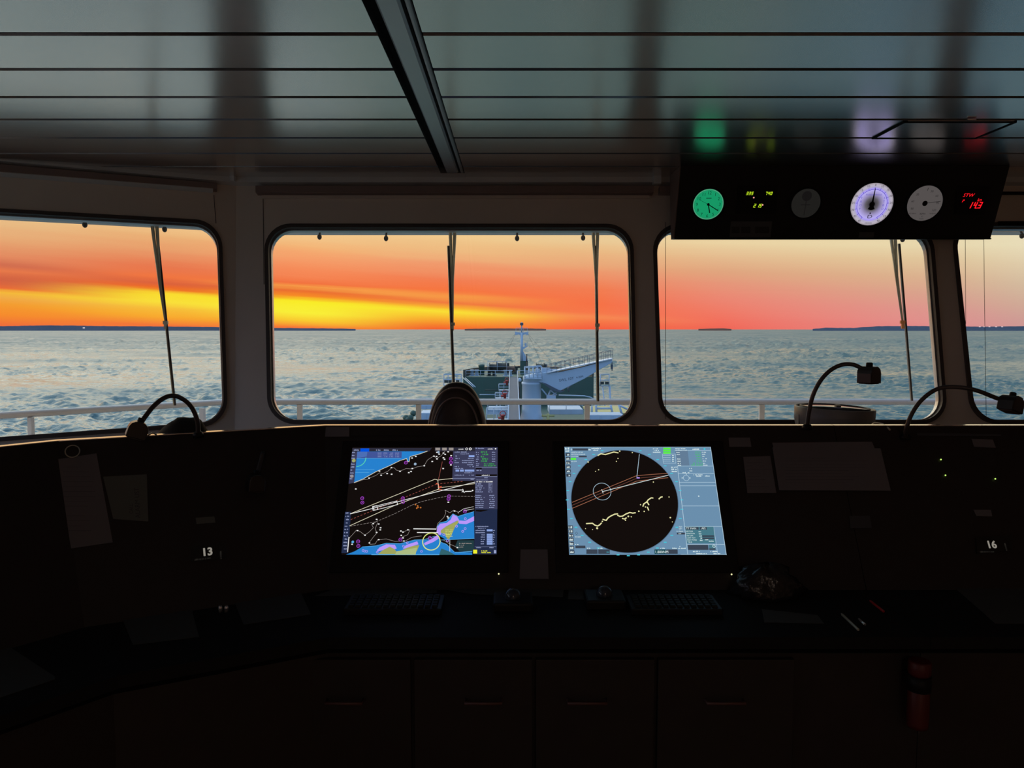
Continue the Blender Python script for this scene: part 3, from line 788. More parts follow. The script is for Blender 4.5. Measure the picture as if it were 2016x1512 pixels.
    a = [V((cx(1001, 74)*0.30, 20, zc)), V((cx(1021.5, 74)*0.30+0.35, 20, zc)), V((cx(1018.5, 140), 140, zc)), V((cx(1004, 140), 140, zc))]
    a[0] = V((cx(1003, 140) + (cx(1001,74)-cx(1003,140))*(140-50)/(66), 50, zc)); a[1] = V((cx(1018.5, 140) + (cx(1021.5,74)-cx(1018.5,140))*90/66, 50, zc))
    mb = MB(); mb.prism(a, V((0,0,-.18))); obj('walkway_deck', mb, M['shipgrey'], r)
    for s, (i, j) in enumerate(((0, 3), (1, 2))):
        p0, p1 = a[i], a[j]; off = V((-.03 if s == 0 else .03, 0, 0))
        for f in (1.05, .55):
            mb = MB(); mb.tube([p0+off+V((0,0,f)), p1+off+V((0,0,f))], .05 if f > 1 else .03, 6); obj('handrail', mb, M['shipwhite'], r)
        for k in range(26):
            q = p0 + (p1-p0)*k/25 + off; mb = MB(); mb.tube([q, q+V((0,0,1.05))], .035, 5); obj('stanchion', mb, M['shipwhite'], r)
    for k in range(9):
        y = 56 + k*10; t = (y-50)/90; q = a[0]+(a[3]-a[0])*t; q2 = a[1]+(a[2]-a[1])*t
        mb = MB()
        for p in (q, q2): mb.tube([p - V((0,0,.1)), V((p.x, p.y, DK))], .08, 6)
        mb.tube([q - V((0,0,.3)), q2 - V((0,0,.3))], .08, 6); obj('support_frame', mb, M['shipwhite'], r)
    # side platforms with ladders and red hydrants left of the catwalk
    for k, (pxa, pxb, py0, py1, Y) in enumerate(((982, 1002, 756, 768, 118), (975, 1001, 778, 784, 98), (958, 1001, 802, 826, 84))):
        z0 = PY(990, py1, Y).z; xa, xb = cx(pxa, Y), cx(pxb, Y); h = min(1.3, PY(990, py0, Y).z - z0)
        rr = thing('side_platform', (xa, Y, z0), ['far small white platform left of the catwalk','middle white platform with red hydrant left of the catwalk','near white pipe frame left of the catwalk'][k], 'platform')
        mb = MB(); mb.box(((xa+xb)/2, Y, z0), (xb-xa, 1.2, .12)); obj('platform_deck', mb, M['shipwhite'], rr)
        rail('side_platform', [V((xa, Y-.6, z0)), V((xb, Y-.6, z0))], max(.7, h), .6, '', parent=rr, r0=.045)
        rail('side_platform', [V((xa, Y+.6, z0)), V((xb, Y+.6, z0))], max(.7, h), .6, '', parent=rr, r0=.04)
        mb = MB(); mb.tube([V((xa+.2, Y, z0)), V((xa+.2, Y, DK))], .1, 8); mb.tube([V((xb-.3, Y, z0)), V((xb-.3, Y, DK))], .1, 8); obj('support', mb, M['shipwhite'], rr)
    for k, (px, py, Y, lab) in enumerate(((998, 752, 117, 'far red hydrant by the catwalk'), (994, 778, 97, 'middle red hydrant by the catwalk'), (990, 821, 83, 'near red hydrant and valve by the catwalk'))):
        p = PY(px, py, Y); rr = thing('fire_hydrant', p, lab, 'hydrant', group='red hydrants beside the catwalk')
        mb = MB(); mb.lathe([(.16, -.5), (.16, .1), (.26, .12), (.26, .2), (.12, .3)], p, 12); mb.tube([p + V((-.5, 0, -.1)), p + V((.1, 0, -.05))], .12, 8); obj('hydrant_body', mb, M['shipred'], rr)
        mb = MB(); mb.tube([p + V((0.3*math.cos(t*PI/6), .0, .35+.3*math.sin(t*PI/6))) for t in range(12)], .045, 6, closed=True); obj('hand_wheel', mb, M['shipred'], rr)
    # small lamp posts right of the catwalk
    for k, (px, py, Y) in enumerate(((1023, 748, 120), (1024, 790, 92))):
        p = PY(px, py, Y); rr = thing('deck_lamp', V((p.x, p.y, DK)), ['far white domed vent post right of the catwalk','near white domed vent post right of the catwalk'][k], 'vent')
        mb = MB(); mb.tube([V((p.x, p.y, DK)), p], .12, 8); obj('post', mb, M['shipdark'], rr)
        mb = MB(); mb.ball(p, .30, 12, sc=(1,1,1.1)); obj('dome', mb, M['shipwhite'], rr)
    # foremast
    YM = 148; mx = cx(1027, YM); s = YM/F
    r = thing('foremast', (mx, YM, FC), 'slim pale blue foremast with crosstree, lights and stays at the bow', 'mast')
    zt_ = PY(1027, 640, YM).z
    mb = MB(); mb.tube([V((mx, YM, FC+2.6)), V((mx, YM, PY(1027, 655, YM).z))], [.30, .24], 14); 
    mb.hexa([V((mx, YM-.15, FC+2.6)), V((mx+1.3, YM-.15, FC+2.6)), V((mx+.2, YM-.15, FC+4.6)), V((mx, YM-.15, FC+4.6))], [V((mx, YM+.15, FC+2.6)), V((mx+1.3, YM+.15, FC+2.6)), V((mx+.2, YM+.15, FC+4.6)), V((mx, YM+.15, FC+4.6))])
    obj('pole', mb, M['shipwhite'], r)
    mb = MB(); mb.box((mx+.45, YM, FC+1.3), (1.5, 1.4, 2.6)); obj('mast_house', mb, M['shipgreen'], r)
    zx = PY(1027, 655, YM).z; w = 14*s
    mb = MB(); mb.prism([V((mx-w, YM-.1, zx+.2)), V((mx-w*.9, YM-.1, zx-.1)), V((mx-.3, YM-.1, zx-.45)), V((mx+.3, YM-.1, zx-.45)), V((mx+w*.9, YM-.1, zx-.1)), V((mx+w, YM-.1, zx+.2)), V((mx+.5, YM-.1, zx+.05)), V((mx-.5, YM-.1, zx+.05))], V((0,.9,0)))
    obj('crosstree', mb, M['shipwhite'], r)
    for q in (-1, 1):
        mb = MB(); mb.box((mx+q*w*.75, YM, zx-.28), (.55, .5, .3)); obj('floodlight', mb, M['shipwhite'], r)
    mb = MB()
    for q in (-w*.8, -w*.25, w*.25, w*.8): mb.tube([V((mx+q, YM, zx)), V((mx+q, YM, zx+.9))], .03, 5)
    mb.tube([V((mx-w*.8, YM, zx+.9)), V((mx+w*.8, YM, zx+.9))], .035, 5); obj('basket_rail', mb, M['shipwhite'], r)
    mb = MB(); mb.tube([V((mx, YM, zx)), V((mx, YM, PY(1027, 634, YM).z))], [.16, .08], 10); obj('topmast', mb, M['shipwhite'], r)
    mb = MB(); mb.box((mx, YM, PY(1027, 638, YM).z), (.62, .5, .5)); obj('mast_light', mb, M['shipgrey'], r)
    mb = MB(); zz = PY(1027, 683, YM).z; mb.prism([V((mx+.2, YM-.15, zz-.5)), V((mx+1.15, YM-.15, zz+.05)), V((mx+1.15, YM-.15, zz+.2)), V((mx+.2, YM-.15, zz)),], V((0,.6,0))); mb.box((mx+.75, YM, zz+.45), (.34, .4, .6)); mb.tube([V((mx+1.1, YM, zz+.1)), V((mx+1.1, YM, zz+.95))], .035, 5); obj('lamp_bracket', mb, M['shipwhite'], r)
    for (px, py, Y, q) in ((965, 724, 160, -1), (985, 724, 158, -1), (1070, 727, 158, 1), (1093, 724, 162, 1), (1000, 700, 150, 0)):
        if q == 0: continue
        e = PY(px, py, Y); e.z = top; mb = MB(); mb.tube([V((mx+q*w*.8, YM, zx)), e], .018, 4); obj('stay', mb, M['shipgrey'], r)
    p = PY(1037, 712, 147); mb = MB(); mb.tube([p, V((p.x, p.y, PY(1037, 697, 147).z))], .1, 8); mb.tube([V((p.x, p.y, FC)), p], .1, 8); obj('exhaust_pipe', mb, M['shipbrown'], r)
    # -------- crane
    YC = 85; s = YC/F; pc = cx(1046.5, YC)
    r = thing('deck_crane', (pc, YC, DK), 'white deck crane with thick round pedestal and boom pointing right', 'crane')
    zt2 = PY(1046, 752, YC).z; zb2 = PY(1046, 815, YC).z
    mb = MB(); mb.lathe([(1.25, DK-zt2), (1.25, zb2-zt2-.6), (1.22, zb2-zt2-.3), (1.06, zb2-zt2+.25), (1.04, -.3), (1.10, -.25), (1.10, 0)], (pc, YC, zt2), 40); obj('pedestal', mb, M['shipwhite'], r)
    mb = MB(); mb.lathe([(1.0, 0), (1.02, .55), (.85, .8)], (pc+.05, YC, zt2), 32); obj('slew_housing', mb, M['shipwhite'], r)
    jib = [(1031,748),(1034,741),(1047,737),(1075,733),(1100,733),(1150,722),(1203,706.5),(1206,709),(1205,714),(1182,727),(1150,746),(1104,769),(1092,766),(1064,753)]
    th = 1.5
    mb = MB(); mb.prism([PY(a_, b_, YC-.75) for a_, b_ in jib], V((0, th, 0))); obj('boom', mb, M['shipwhite'], r, bevel=.05)
    mb = MB(); t0 = [PY(a_, b_, YC-.9) for a_, b_ in ((1066,752.5),(1075,755),(1104,770),(1112,769),(1104,773),(1088,769))]; mb.prism(t0, V((0, 1.7, 0))); obj('boom_underside', mb, M['shipgrey'], r)
    # top walkway of boom
    p0, p1 = PY(1076, 734, YC), PY(1204, 706.5, YC)
    mb = MB(); mb.prism([p0 + V((0,-1.0,0)), p1 + V((0,-1.0,0)), p1 + V((0,1.0,0)), p0 + V((0,1.0,0))], V((0,0,.10))); obj('boom_walkway', mb, M['extwhite'], r)
    for yy in (-.95, .95):
        for h in (.95, .5):
            mb = MB(); mb.tube([p0 + V((0,yy,h*.9)), p1 + V((0,yy,h))], .022, 5); obj('rail', mb, M['shipgrey'], r)
        for k in range(15):
            q = p0 + (p1-p0)*k/14 + V((0,yy,0)); mb = MB(); mb.tube([q, q+V((0,0,.93))], .022, 5); obj('stanchion', mb, M['shipgrey'], r)
    # platform rails around the slew head
    za = PY(1040, 744, YC).z; zb3 = PY(1040, 723, YC).z
    xa, xb = cx(1033, YC), cx(1066, YC)
    for yy in (-1.3, 1.2):
        mb = MB()
        for f in (0.05, .5, 1.0): mb.tube([V((xa, YC+yy, za+(zb3-za)*f)), V((xb, YC+yy, za+(zb3-za)*f+ .12))], .055, 6)
        obj('platform_rail', mb, M['shipwhite'], r)
        for k in range(5):
            x = xa+(xb-xa)*k/4; mb = MB(); mb.tube([V((x, YC+yy, za)), V((x, YC+yy, zb3+.1*k/4))], .05, 6); obj('stanchion', mb, M['shipwhite'], r)
    mb = MB(); mb.box(((xa+xb)/2, YC, za), (xb-xa, 2.7, .12)); obj('head_platform', mb, M['shipwhite'], r)
    mb = MB(); mb.box((cx(1075, YC), YC, PY(1075, 729, YC).z), (.9, .8, .55)); mb.box((cx(1090, YC), YC+.3, PY(1090, 730, YC).z), (.8, .6, .35)); mb.box((cx(1058, YC), YC-.3, PY(1058, 732, YC).z), (.5, .6, .7)); obj('machinery_box', mb, M['shipwhite'], r)
    mb = MB()
    for (xa_, ya_, xb_, yb_) in ((1084,768,1076,786),(1084,768,1096,778),(1066,765,1078,780),(1096,772,1078,786)):
        mb.tube([PY(xa_, ya_, YC-.4), PY(xb_, yb_, YC-.4)], .09, 6)
    mb.box(PY(1085, 781, YC-.3), (1.0, .8, .35)); obj('hoist_cylinder', mb, M['shipwhite'], r)
    mb = MB(); q = PY(1205, 712, YC); mb.tube([q, PY(1205, 730, YC)], .05, 6); mb.box(PY(1204.5, 722, YC), (.22, .3, .5)); obj('hook', mb, M['shipgrey'], r)
    fr = Frame(PY(1100, 752, YC-.76), V((1, 0, .17)), V((-.17, 0, 1)))
    P = Paint(fr, lambda a_, b_: (a_, b_)); P.text('SWL 10T', 0.05, .0, .30, M['shiptext'], 1); P.text('4-20M', 1.95, .05, .22, M['shiptext'], 1)
    obj('lettering', P.mb, P.mats, r)
    # -------- floodlight gantry on right
    YG = 110; r = thing('floodlight_gantry', (cx(1192, YG), YG, DK), 'pale frame with paired floodlights at the right edge of the deck', 'gantry')
    mb = MB(); x0, x1 = cx(1182, YG), cx(1199, YG); ztp, zmd = PY(1190, 737, YG).z, PY(1190, 760, YG).z
    for x in (x0, x1): mb.tube([V((x, YG, zmd)), V((x, YG, ztp))], .07, 6)
    for z in (ztp, zmd, (ztp+zmd)/2): mb.tube([V((x0, YG, z)), V((x1, YG, z))], .07, 6)
    obj('frame', mb, M['shipwhite'], r)
    for px in (1185.5, 1194.5):
        mb = MB(); mb.box(PY(px, 754, YG-.2), (.48, .4, .38)); obj('floodlight', mb, M['shipdark'], r)
    for (xa_, xb_) in ((1186, 1196), (1201, 1203), (1199, 1204)):
        mb = MB(); e = PY(xb_, 800, YG); e.z = DK; mb.tube([PY(xa_, 760, YG), e], .09, 6); obj('leg', mb, M['shipwhite'], r)
    # left side fairlead platform
    YL = 118; r = thing('light_platform', (cx(890, YL), YL, DK), 'pale railed light platform at the left edge of the deck behind the hood', 'platform')
    z0 = PY(890, 758, YL).z; z1 = PY(890, 737, YL).z; x0, x1 = cx(874, YL), cx(908, YL)
    mb = MB(); mb.box(((x0+x1)/2, YL, z0), (x1-x0, 1.2, .12)); obj('platform_deck', mb, M['shipwhite'], r)
    for yy in (-.6, .6):
        for f in (.5, 1):
            mb = MB(); mb.tube([V((x0, YL+yy, z0+(z1-z0)*f)), V((x1, YL+yy, z0+(z1-z0)*f))], .045, 5); obj('rail', mb, M['shipwhite'], r)
        for k in range(5):
            x = x0+(x1-x0)*k/4; mb = MB(); mb.tube([V((x, YL+yy, z0)), V((x, YL+yy, z1))], .04, 5); obj('stanchion', mb, M['shipwhite'], r)
    for px in (878, 886, 901):
        mb = MB(); mb.box(PY(px, 751, YL-.7), (.5, .4, .42)); obj('floodlight', mb, M['shipdark'], r)
    mb = MB(); mb.tube([V((x0+.3, YL, z0)), V((x0+.3, YL, DK))], .1, 6); mb.tube([V((x1-.3, YL, z0)), V((x1-.3, YL, DK))], .1, 6); obj('leg', mb, M['shipwhite'], r)
    mb = MB(); mb.tube([PY(912, 744, YL), PY(932, 762, YL-8)], .06, 6); mb.tube([PY(916, 744, YL), PY(936, 762, YL-8)], .06, 6); obj('ladder_rail', mb, M['shipwhite'], r)
    # -------- deckhouses / pipe blocks low in the picture
    def block(px0, px1, py0, py1, Y, dep, m, name, lab, cat, rail_h=0, zb=None):
        z1_, z0_ = PY(1000, py0, Y).z, (PY(1000, py1, Y).z if zb is None else zb)
        xa_, xb_ = cx(px0, Y), cx(px1, Y)
        rr = thing(name, ((xa_+xb_)/2, Y, z0_), lab, cat)
        mb = MB(); mb.box(((xa_+xb_)/2, Y+dep/2, (z0_+z1_)/2), (xb_-xa_, dep, z1_-z0_)); obj('casing', mb, M[m], rr, bevel=.04)
        n_ = max(2, int((xb_-xa_)/1.2))
        mb = MB()
        for k in range(n_+1): mb.box((xa_+(xb_-xa_)*k/n_, Y-.05, (z0_+z1_)/2), (.08, .1, (z1_-z0_)*.9))
        obj('stiffener', mb, M[m], rr)
        if rail_h: rail(name, [V((xa_, Y, z1_)), V((xb_, Y, z1_))], rail_h, 1.3, '', parent=rr, r0=.04)
        return rr
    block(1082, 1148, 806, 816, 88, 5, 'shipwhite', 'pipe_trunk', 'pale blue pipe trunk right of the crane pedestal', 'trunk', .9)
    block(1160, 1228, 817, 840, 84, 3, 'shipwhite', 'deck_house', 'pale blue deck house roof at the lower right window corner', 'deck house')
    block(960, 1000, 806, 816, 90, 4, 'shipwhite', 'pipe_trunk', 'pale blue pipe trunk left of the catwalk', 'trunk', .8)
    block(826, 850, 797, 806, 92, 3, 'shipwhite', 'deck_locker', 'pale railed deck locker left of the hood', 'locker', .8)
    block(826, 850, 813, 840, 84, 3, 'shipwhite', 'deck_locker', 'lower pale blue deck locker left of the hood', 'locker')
    # manifold frames
    r = thing('manifold_frame', (cx(1195, 90), 90, DK), 'pale pipe supports and braces over the deck at right', 'frame')
    for (xa_, ya_, xb_, yb_) in ((1173,797,1175,818),(1202,797,1207,818),(1165,800,1165,818),(1173,804,1205,804),(1217,797,1240,808),(1218,797,1227,822)):
        mb = MB(); mb.tube([PY(xa_, ya_, 88), PY(xb_, yb_, 88)], .13, 6); obj('brace', mb, M['shipwhite'], r)
    mb = MB(); z = PY(1200, 813, 88).z; mb.prism([V((cx(1160, 88), 88, z)), V((cx(1240, 88), 88, z)), V((cx(1240, 88)+1, 96, z)), V((cx(1160, 88), 96, z))], V((0,0,-.2))); obj('drip_tray', mb, M['shipyellow'], r)
    # deck pipes
    for k, (pts, rad, m, lab) in enumerate((
        ([(1100,778),(1150,779.5),(1162,782),(1170,786)], .10, 'shipwhite', 'long pale curved pipe on the green deck right of the crane'),
        ([(944,777),(975,777)], .08, 'shipwhite', 'thin pale pipe on the green deck beside the hood'),
        ([(955,768),(981,768)], .08, 'shipdark', 'dark pipe across the green bulkhead left of the catwalk'),
        ([(1120,771),(1118,764),(1126,757),(1132,747)], .10, 'shipgrey', 'slack grey rope hanging from the boom tip'))):
        mb = MB(); mb.tube([PY(a_, b_, 112 if k != 3 else 100) for a_, b_ in pts], rad, 6); solo('deck_pipe' if k < 3 else 'hanging_rope', mb, M[m], lab, 'pipe' if k < 3 else 'rope')
    p = PY(1079, 822, 84); mb = MB(); mb.tube([V((p.x, p.y, DK)), p + V((0,0,.4))], .16, 8); mb.tube([p+V((-.7,0,.2)), p+V((.7,0,.2))], .12, 8); solo('valve_stand', mb, M['shipyellow'], 'yellow valve stand beside the crane pedestal', 'valve')
    p = PY(805, 822, 88); mb = MB()
    for k in range(7): mb.ball(p + V((random.uniform(-.5,.5), random.uniform(-.3,.3), random.uniform(-.6,.5))), .38, 8)
    mb.tube([V((p.x, p.y, DK)), p], .2, 6)
    solo('deck_machinery', mb, M['shipgreen'], 'dark green machinery lump at the left rail of the deck', 'machinery')
    rail('deck_edge_railing', [V((-9.9, 60, DK)), V((-10.2, 90, DK)), V((-9.6, 138, DK))], 1.1, 3, 'pale railing along the left deck edge')
    rail('deck_edge_railing', [V((13.9, 60, DK)), V((14.2, 90, DK)), V((13.6, 138, DK))], 1.1, 3, 'pale railing along the right deck edge')
ship()
# ================================================================== CONSOLE
vup = V((0, .178, .299)).normalized()
CF = Frame(V((0, 2.469, 1.2164)), V((1, 0, 0)), vup)          # centre panel plane
EZ = 1.284
pts = [V((3.85, 2.509)), V((-.614, 2.509))]
a = PZ(115, 868, EZ); pts.append(V((a.x, a.y))); b = PZ(0, 880, EZ); d = (V((b.x, b.y)) - pts[-1]).normalized(); pts.append(pts[-1] + d*1.3)
def off_path(pts, o):     # offset towards the room (right of travel from +x to -x is -y? compute)
    res = []
    nrm = []
    for p, q in zip(pts, pts[1:]):
        t = (q-p).normalized(); nn = V((-t.y, t.x)); 
        if nn.dot(V((0, 0)) - (p+q)/2) < 0 and abs(nn.dot((p+q)/2)) > 1e-6: nn = -nn
        nrm.append(nn)
    for i, p in enumerate(pts):
        if i == 0: res.append(p + nrm[0]*o)
        elif i == len(pts)-1: res.append(p + nrm[-1]*o)
        else:
            m_ = (nrm[i-1]+nrm[i]).normalized(); res.append(p + m_*o/max(.3, m_.dot(nrm[i])))
    return res
PROF = [(0, EZ-.001), (-.034, EZ-.001), (-.04, EZ-.035), (-.27, EZ-.06), (-.27, 0.0), (.50, 0.0), (.50, .10), (.575, .12), (.575, .765), (.262, .765), (.268, .820)]
def sweep(mb, prof, pts, i0, i1, mi=0):
    loops = []
    offs = [off_path(pts, o) for o, z in prof]
    for i in (i0, i1):
        loops.append([V((offs[k][i].x, offs[k][i].y, prof[k][1])) for k in range(len(prof))])
    mb.hexa(loops[0], loops[1], mi)
def seg_pts(x0, x1):   # straight centre console piece
    return [V((x0, 2.509)), V((x1, 2.509))]
def console(pts, i0, i1, lab, base):
    r = thing('bridge_console', base, lab, 'console', group='dark bridge console units')
    mb = MB(); sweep(mb, PROF, pts, i0, i1); obj('cabinet_body', mb, M['console'], r)
    mb = MB(); sweep(mb, [(.0015, EZ-.001), (.001, EZ+.0012), (-.026, EZ+.0012), (-.026, EZ-.001)], pts, i0, i1); obj('edge_trim', mb, M['edge'], r)
    mb = MB(); sweep(mb, [(.62, .795), (.62, .825), (.262, .825), (.262, .795)], pts, i0, i1); obj('lower_shelf', mb, M['desk'], r)
    return r
C1 = console([V((1.055, 2.509)), V((-.614, 2.509)), pts[2]], 0, 1, 'dark centre console unit with the chart and radar screens', (0.2, 2.6, 0))
C2 = console([V((3.85, 2.509)), V((1.057, 2.509))], 0, 1, 'dark console unit at right with papers and green lights', (2.4, 2.6, 0))
C3 = console(pts, 1, 2, 'angled dark console unit at left with clipped papers', (-1.0, 2.4, 0))
C4 = console(pts, 2, 3, 'dark console unit turning away at the far left edge', (-1.6, 1.6, 0))
# worktop lip + doors with handles on the centre unit
def doorset(r, px0, px1, hx0, hx1, yf=2.509-.575):
    z0, z1 = .14, .755
    xa, xb = PY(px0, 1384, yf).x, PY(px1, 1384, yf).x
    mb = MB(); mb.box(((xa+xb)/2, yf-.009, (z0+z1)/2), (xb-xa-.006, .018, z1-z0)); d_ = obj('door', mb, M['console'], r, bevel=.002)
    c = PY((hx0+hx1)/2, 1385, yf-.04); w = (hx1-hx0)*yf/F
    BASE[d_.name] = BASE[r.name]
    mb = MB(); mb.tube([c + V((-w/2, .024, 0)), c + V((-w/2, 0, 0)), c + V((w/2, 0, 0)), c + V((w/2, .024, 0))], .0045, 8); obj('handle', mb, M['handle'], d_)
doorset(C1, 560, 813, 640, 713); doorset(C1, 815, 1050, 915, 988); doorset(C1, 1052, 1288, 1118, 1195); doorset(C1, 1290, 1560, 1392, 1468)
# panel grooves on console
def on_left(px, py): 
    return PP(px, py, LCO, LCN)
p1, p2 = pts[1], pts[2]; t2 = (p2-p1).normalized(); nn = off_path(pts, .268)
LCO = V((p1.x, p1.y, EZ)); 
q1 = V((off_path(pts, .268)[1].x, off_path(pts, .268)[1].y, .82)); q2 = V((p2.x, p2.y, EZ))
LCN = (q2 - LCO).cross(q1 - LCO).normalized()
if LCN.dot(V((0,-1,0))) < 0: LCN = -LCN
LF = Frame(LCO, V((-t2.x, -t2.y, 0)), LCN.cross(V((-t2.x, -t2.y, 0))))
def slab(fr, quad, m, name, lab, cat, th=.0012, h=.0008, extra=None, group=None, lift=0):
    loc = [fr.px(*p) for p in quad]
    mb = MB(); mb.prism([fr.at(a, b, h+lift) for a, b in loc], fr.n*th)
    c = sum((fr.at(a, b, h+lift) for a, b in loc), V((0,0,0)))/len(loc)
    if extra is None: return solo(name, mb, M[m], lab, cat, group)
    r = thing(name, c, lab, cat, group); obj('sheet', mb, M[m], r)
    P = Paint(fr, fr.px); P.h0 = h+lift+th; extra(P); obj('printing', P.mb, P.mats, r); return r
# ------------------------------------------------------------------ screens
def screen_thing(name, quad, lab, cat):
    loc = [CF.px(*p) for p in quad]
    x0 = min(l[0] for l in loc); x1 = max(l[0] for l in loc); y0 = min(l[1] for l in loc); y1 = max(l[1] for l in loc)
    r = thing(name, CF.at((x0+x1)/2, y0, 0), lab, cat)
    m_ = .035; mb = MB()
    mb.prism([CF.at(a, b, 0.0008) for a, b in ((x0-m_, y0-m_-.02), (x1+m_, y0-m_-.02), (x1+m_, y1+.022), (x0-m_, y1+.022))], CF.n*.006)
    obj('bezel', mb, M['black'], r, bevel=.002)
    return r
BK = emis('screen_black', (26, 19, 17), .55)
def E(n, c, s=1.0): return emis('screen_' + n, c, s)
c_blue = E('sea_blue', (38, 128, 205)); c_lblue = E('light_blue', (90, 170, 225)); c_cream = E('cream', (225, 218, 190)); c_white = E('white', (240, 240, 240))
c_pan = E('panel', (58, 60, 88)); c_pan2 = E('panel_dark', (34, 44, 72)); c_ltxt = E('panel_text', (150, 160, 200)); c_tab = E('tab_blue', (0, 82, 225)); c_green = E('green', (60, 210, 70))
c_olive = E('olive', (160, 165, 92)); c_purp = E('purple', (185, 150, 248)); c_vio = E('violet', (170, 70, 205)); c_red = E('red_line', (225, 90, 60)); c_dred = E('dim_red', (150, 80, 70))
c_yel = E('yellow', (240, 240, 50)); c_grey = E('grey', (150, 142, 138)); c_trans = E('overlay', (66, 84, 150)); c_teal = E('teal', (50, 100, 110)); c_top = E('topbar', (42, 42, 56)); c_ylc = E('pale_yellow', (225, 235, 130)); c_field = E('field', (140, 165, 225)); c_mid = E('overlay2', (76, 110, 180))
KZ = 5.929
def ch(x, y): return CF.px(660 + x/KZ, 860 + y/KZ)
def rd(x, y): return CF.px(1100 + x/KZ, 860 + y/KZ)
R1 = screen_thing('chart_display', [(695,882),(980,882),(977,1092),(675,1092)], 'lit chart screen with blue water and olive land, left of the two screens', 'screen')
P = Paint(CF, ch); P.h0 = .0072
mm = .00016   # metres per zoom pixel approx (2.4/1515/5.929)
W_ = lambda w: w*2.4/F/KZ
P.poly([(205,130),(1897,130),(1885,1385),(78,1385)], BK, 0)
P.poly([(205,140),(1130,140),(1100,182),(202,182)], c_top); P.poly([(300,146),(402,146),(400,184),(298,184)], c_tab, 3)
P.poly([(200,184),(262,184),(225,545),(162,558)], c_pan, 2)
P.poly([(262,182),(1078,178),(990,208),(876,240),(866,302),(846,296),(838,262),(760,285),(640,345),(480,415),(330,500),(226,542)], c_blue, 1)
P.poly([(262,184),(780,184),(778,258),(254,260)], c_trans, 2); P.poly([(262,184),(380,184),(372,240),(258,258)], c_mid, 3)
P.line([(1078,178),(990,210),(876,242),(866,302),(846,296),(838,264),(760,287),(640,347),(480,417),(330,502),(226,544)], W_(6), c_cream, 4)
P.ring(262, 262, W_(103), W_(9), E('arc_green', (90, 215, 170)), 4, 20, -PI/2, 0.1)
for y, x0, x1 in ((392,245,460),(426,240,400),(262,255,770)): P.line([(x0,y),(x1,y)], W_(5), c_lblue, 3)
for i in range(5): P.bars(262+i*100+(10 if i else -40)*1, 172, 62, 16, c_ltxt, 4) if i != 1 else None
for j in range(3):
    for i in range(4): P.bars(500+i*68, 204+j*22, 46, 9, c_ltxt, 4)
for y in range(200, 520, 34): P.bars(205 - (y-180)*.09, y, 42, 16, c_ltxt, 4)
P.disc(222, 288, W_(22), c_olive, 4); P.disc(200, 470, W_(20), c_grey, 4)
# right panels
P.poly([(1165,135),(1632,135),(1632,180),(1165,180)], c_top, 2)
P.poly([(1378,180),(1634,180),(1634,525),(1368,520)], c_pan, 2); P.poly([(1634,132),(1896,132),(1893,852),(1632,852)], c_pan, 1); P.poly([(1632,852),(1892,852),(1886,1378),(1620,1378)], c_pan2, 2)
P.poly([(1640,860),(1800,860),(1700,885),(1640,878)], BK, 3)
for i in range(3): P.poly([(1172+i*78,138),(1226+i*78,138),(1226+i*78,168),(1172+i*78,168)], c_grey, 3)
P.bars(1430, 160, 70, 12, c_white, 4); P.ring(1535, 152, W_(13), W_(5), c_white, 4); P.ring(1578, 152, W_(13), W_(7), c_white, 4); P.bars(1640,150,100,12,c_ltxt,4); P.bars(1782,158,60,12,c_white,4); P.disc(1872,150,W_(9),c_white,4)
P.text('Check ETA', 1462, 216, W_(16), c_ltxt, 4)
for j, (y, a_, b_) in enumerate(((193,150,0),(240,30,0),(268,60,70),(292,30,140),(316,50,140),(340,0,80),(362,50,50),(385,100,0),(462,110,60),(510,0,40))):
    if a_: P.bars(1396, y, a_, 11, c_ltxt, 4)
    if b_: P.bars(1622-b_, y, b_, 11, c_ltxt, 4)
for a_, b_ in ((1406,1448),(1458,1502),(1514,1624)): P.poly([(a_,393),(b_,393),(b_,416),(a_,416)], c_field, 4)
P.poly([(1560,226),(1626,226),(1626,248),(1560,248)], c_field, 4); P.bars(1510, 434, 90, 10, c_ltxt, 4); P.line([(1370,494),(1632,494)], W_(4), c_ltxt, 4)
for j, (y, t) in enumerate(((198,'071.9'),(224,'14.26'),(250,'0.1'),(276,'070.1'),(302,'14.20'))):
    P.text(t, 1700+j % 2*14, y, W_(20), c_green, 4, wide=1.2); P.bars(1645, y, 32, 12, c_ltxt, 4); P.bars(1830, y-2, 40, 10, c_ltxt, 4)
P.text('41 11.107 N', 1735, 333, W_(17), c_green, 4); P.text('072 18.227 W', 1735, 355, W_(17), c_green, 4); P.bars(1645, 330, 40, 12, c_ltxt, 4); P.bars(1645, 352, 30, 12, c_ltxt, 4)
P.line([(1640,366),(1890,366)], W_(4), c_ltxt, 4); P.poly([(1642,370),(1712,370),(1712,386),(1642,386)], BK, 4); P.bars(1650,408,60,12,c_ltxt,4)
P.poly([(1640,448),(1890,448),(1890,470),(1640,470)], BK, 3); P.bars(1712, 464, 100, 12, c_white, 4); P.line([(1640,472),(1890,472)], W_(4), c_ltxt, 4); P.bars(1740,492,42,12,c_ltxt,4)
P.text('Route Information', 1650, 518, W_(13), c_ltxt, 4); P.bars(1650, 540, 190, 13, c_white, 4)
for j in range(5): y = 565+j*23; P.bars(1640, y, 66 + (j % 3)*18, 12, c_ltxt, 4); P.bars(1788, y, 48, 12, c_ltxt, 4)
for j in range(7): y = 700+j*23; P.bars(1638, y, 70 + (j*37 % 40), 12, c_ltxt, 4); P.bars(1798+(j*7 % 14), y, 60, 12, c_ltxt, 4)
P.bars(1640,1060,150,13,c_ltxt,4); P.bars(1668,1080,90,11,c_ltxt,4)
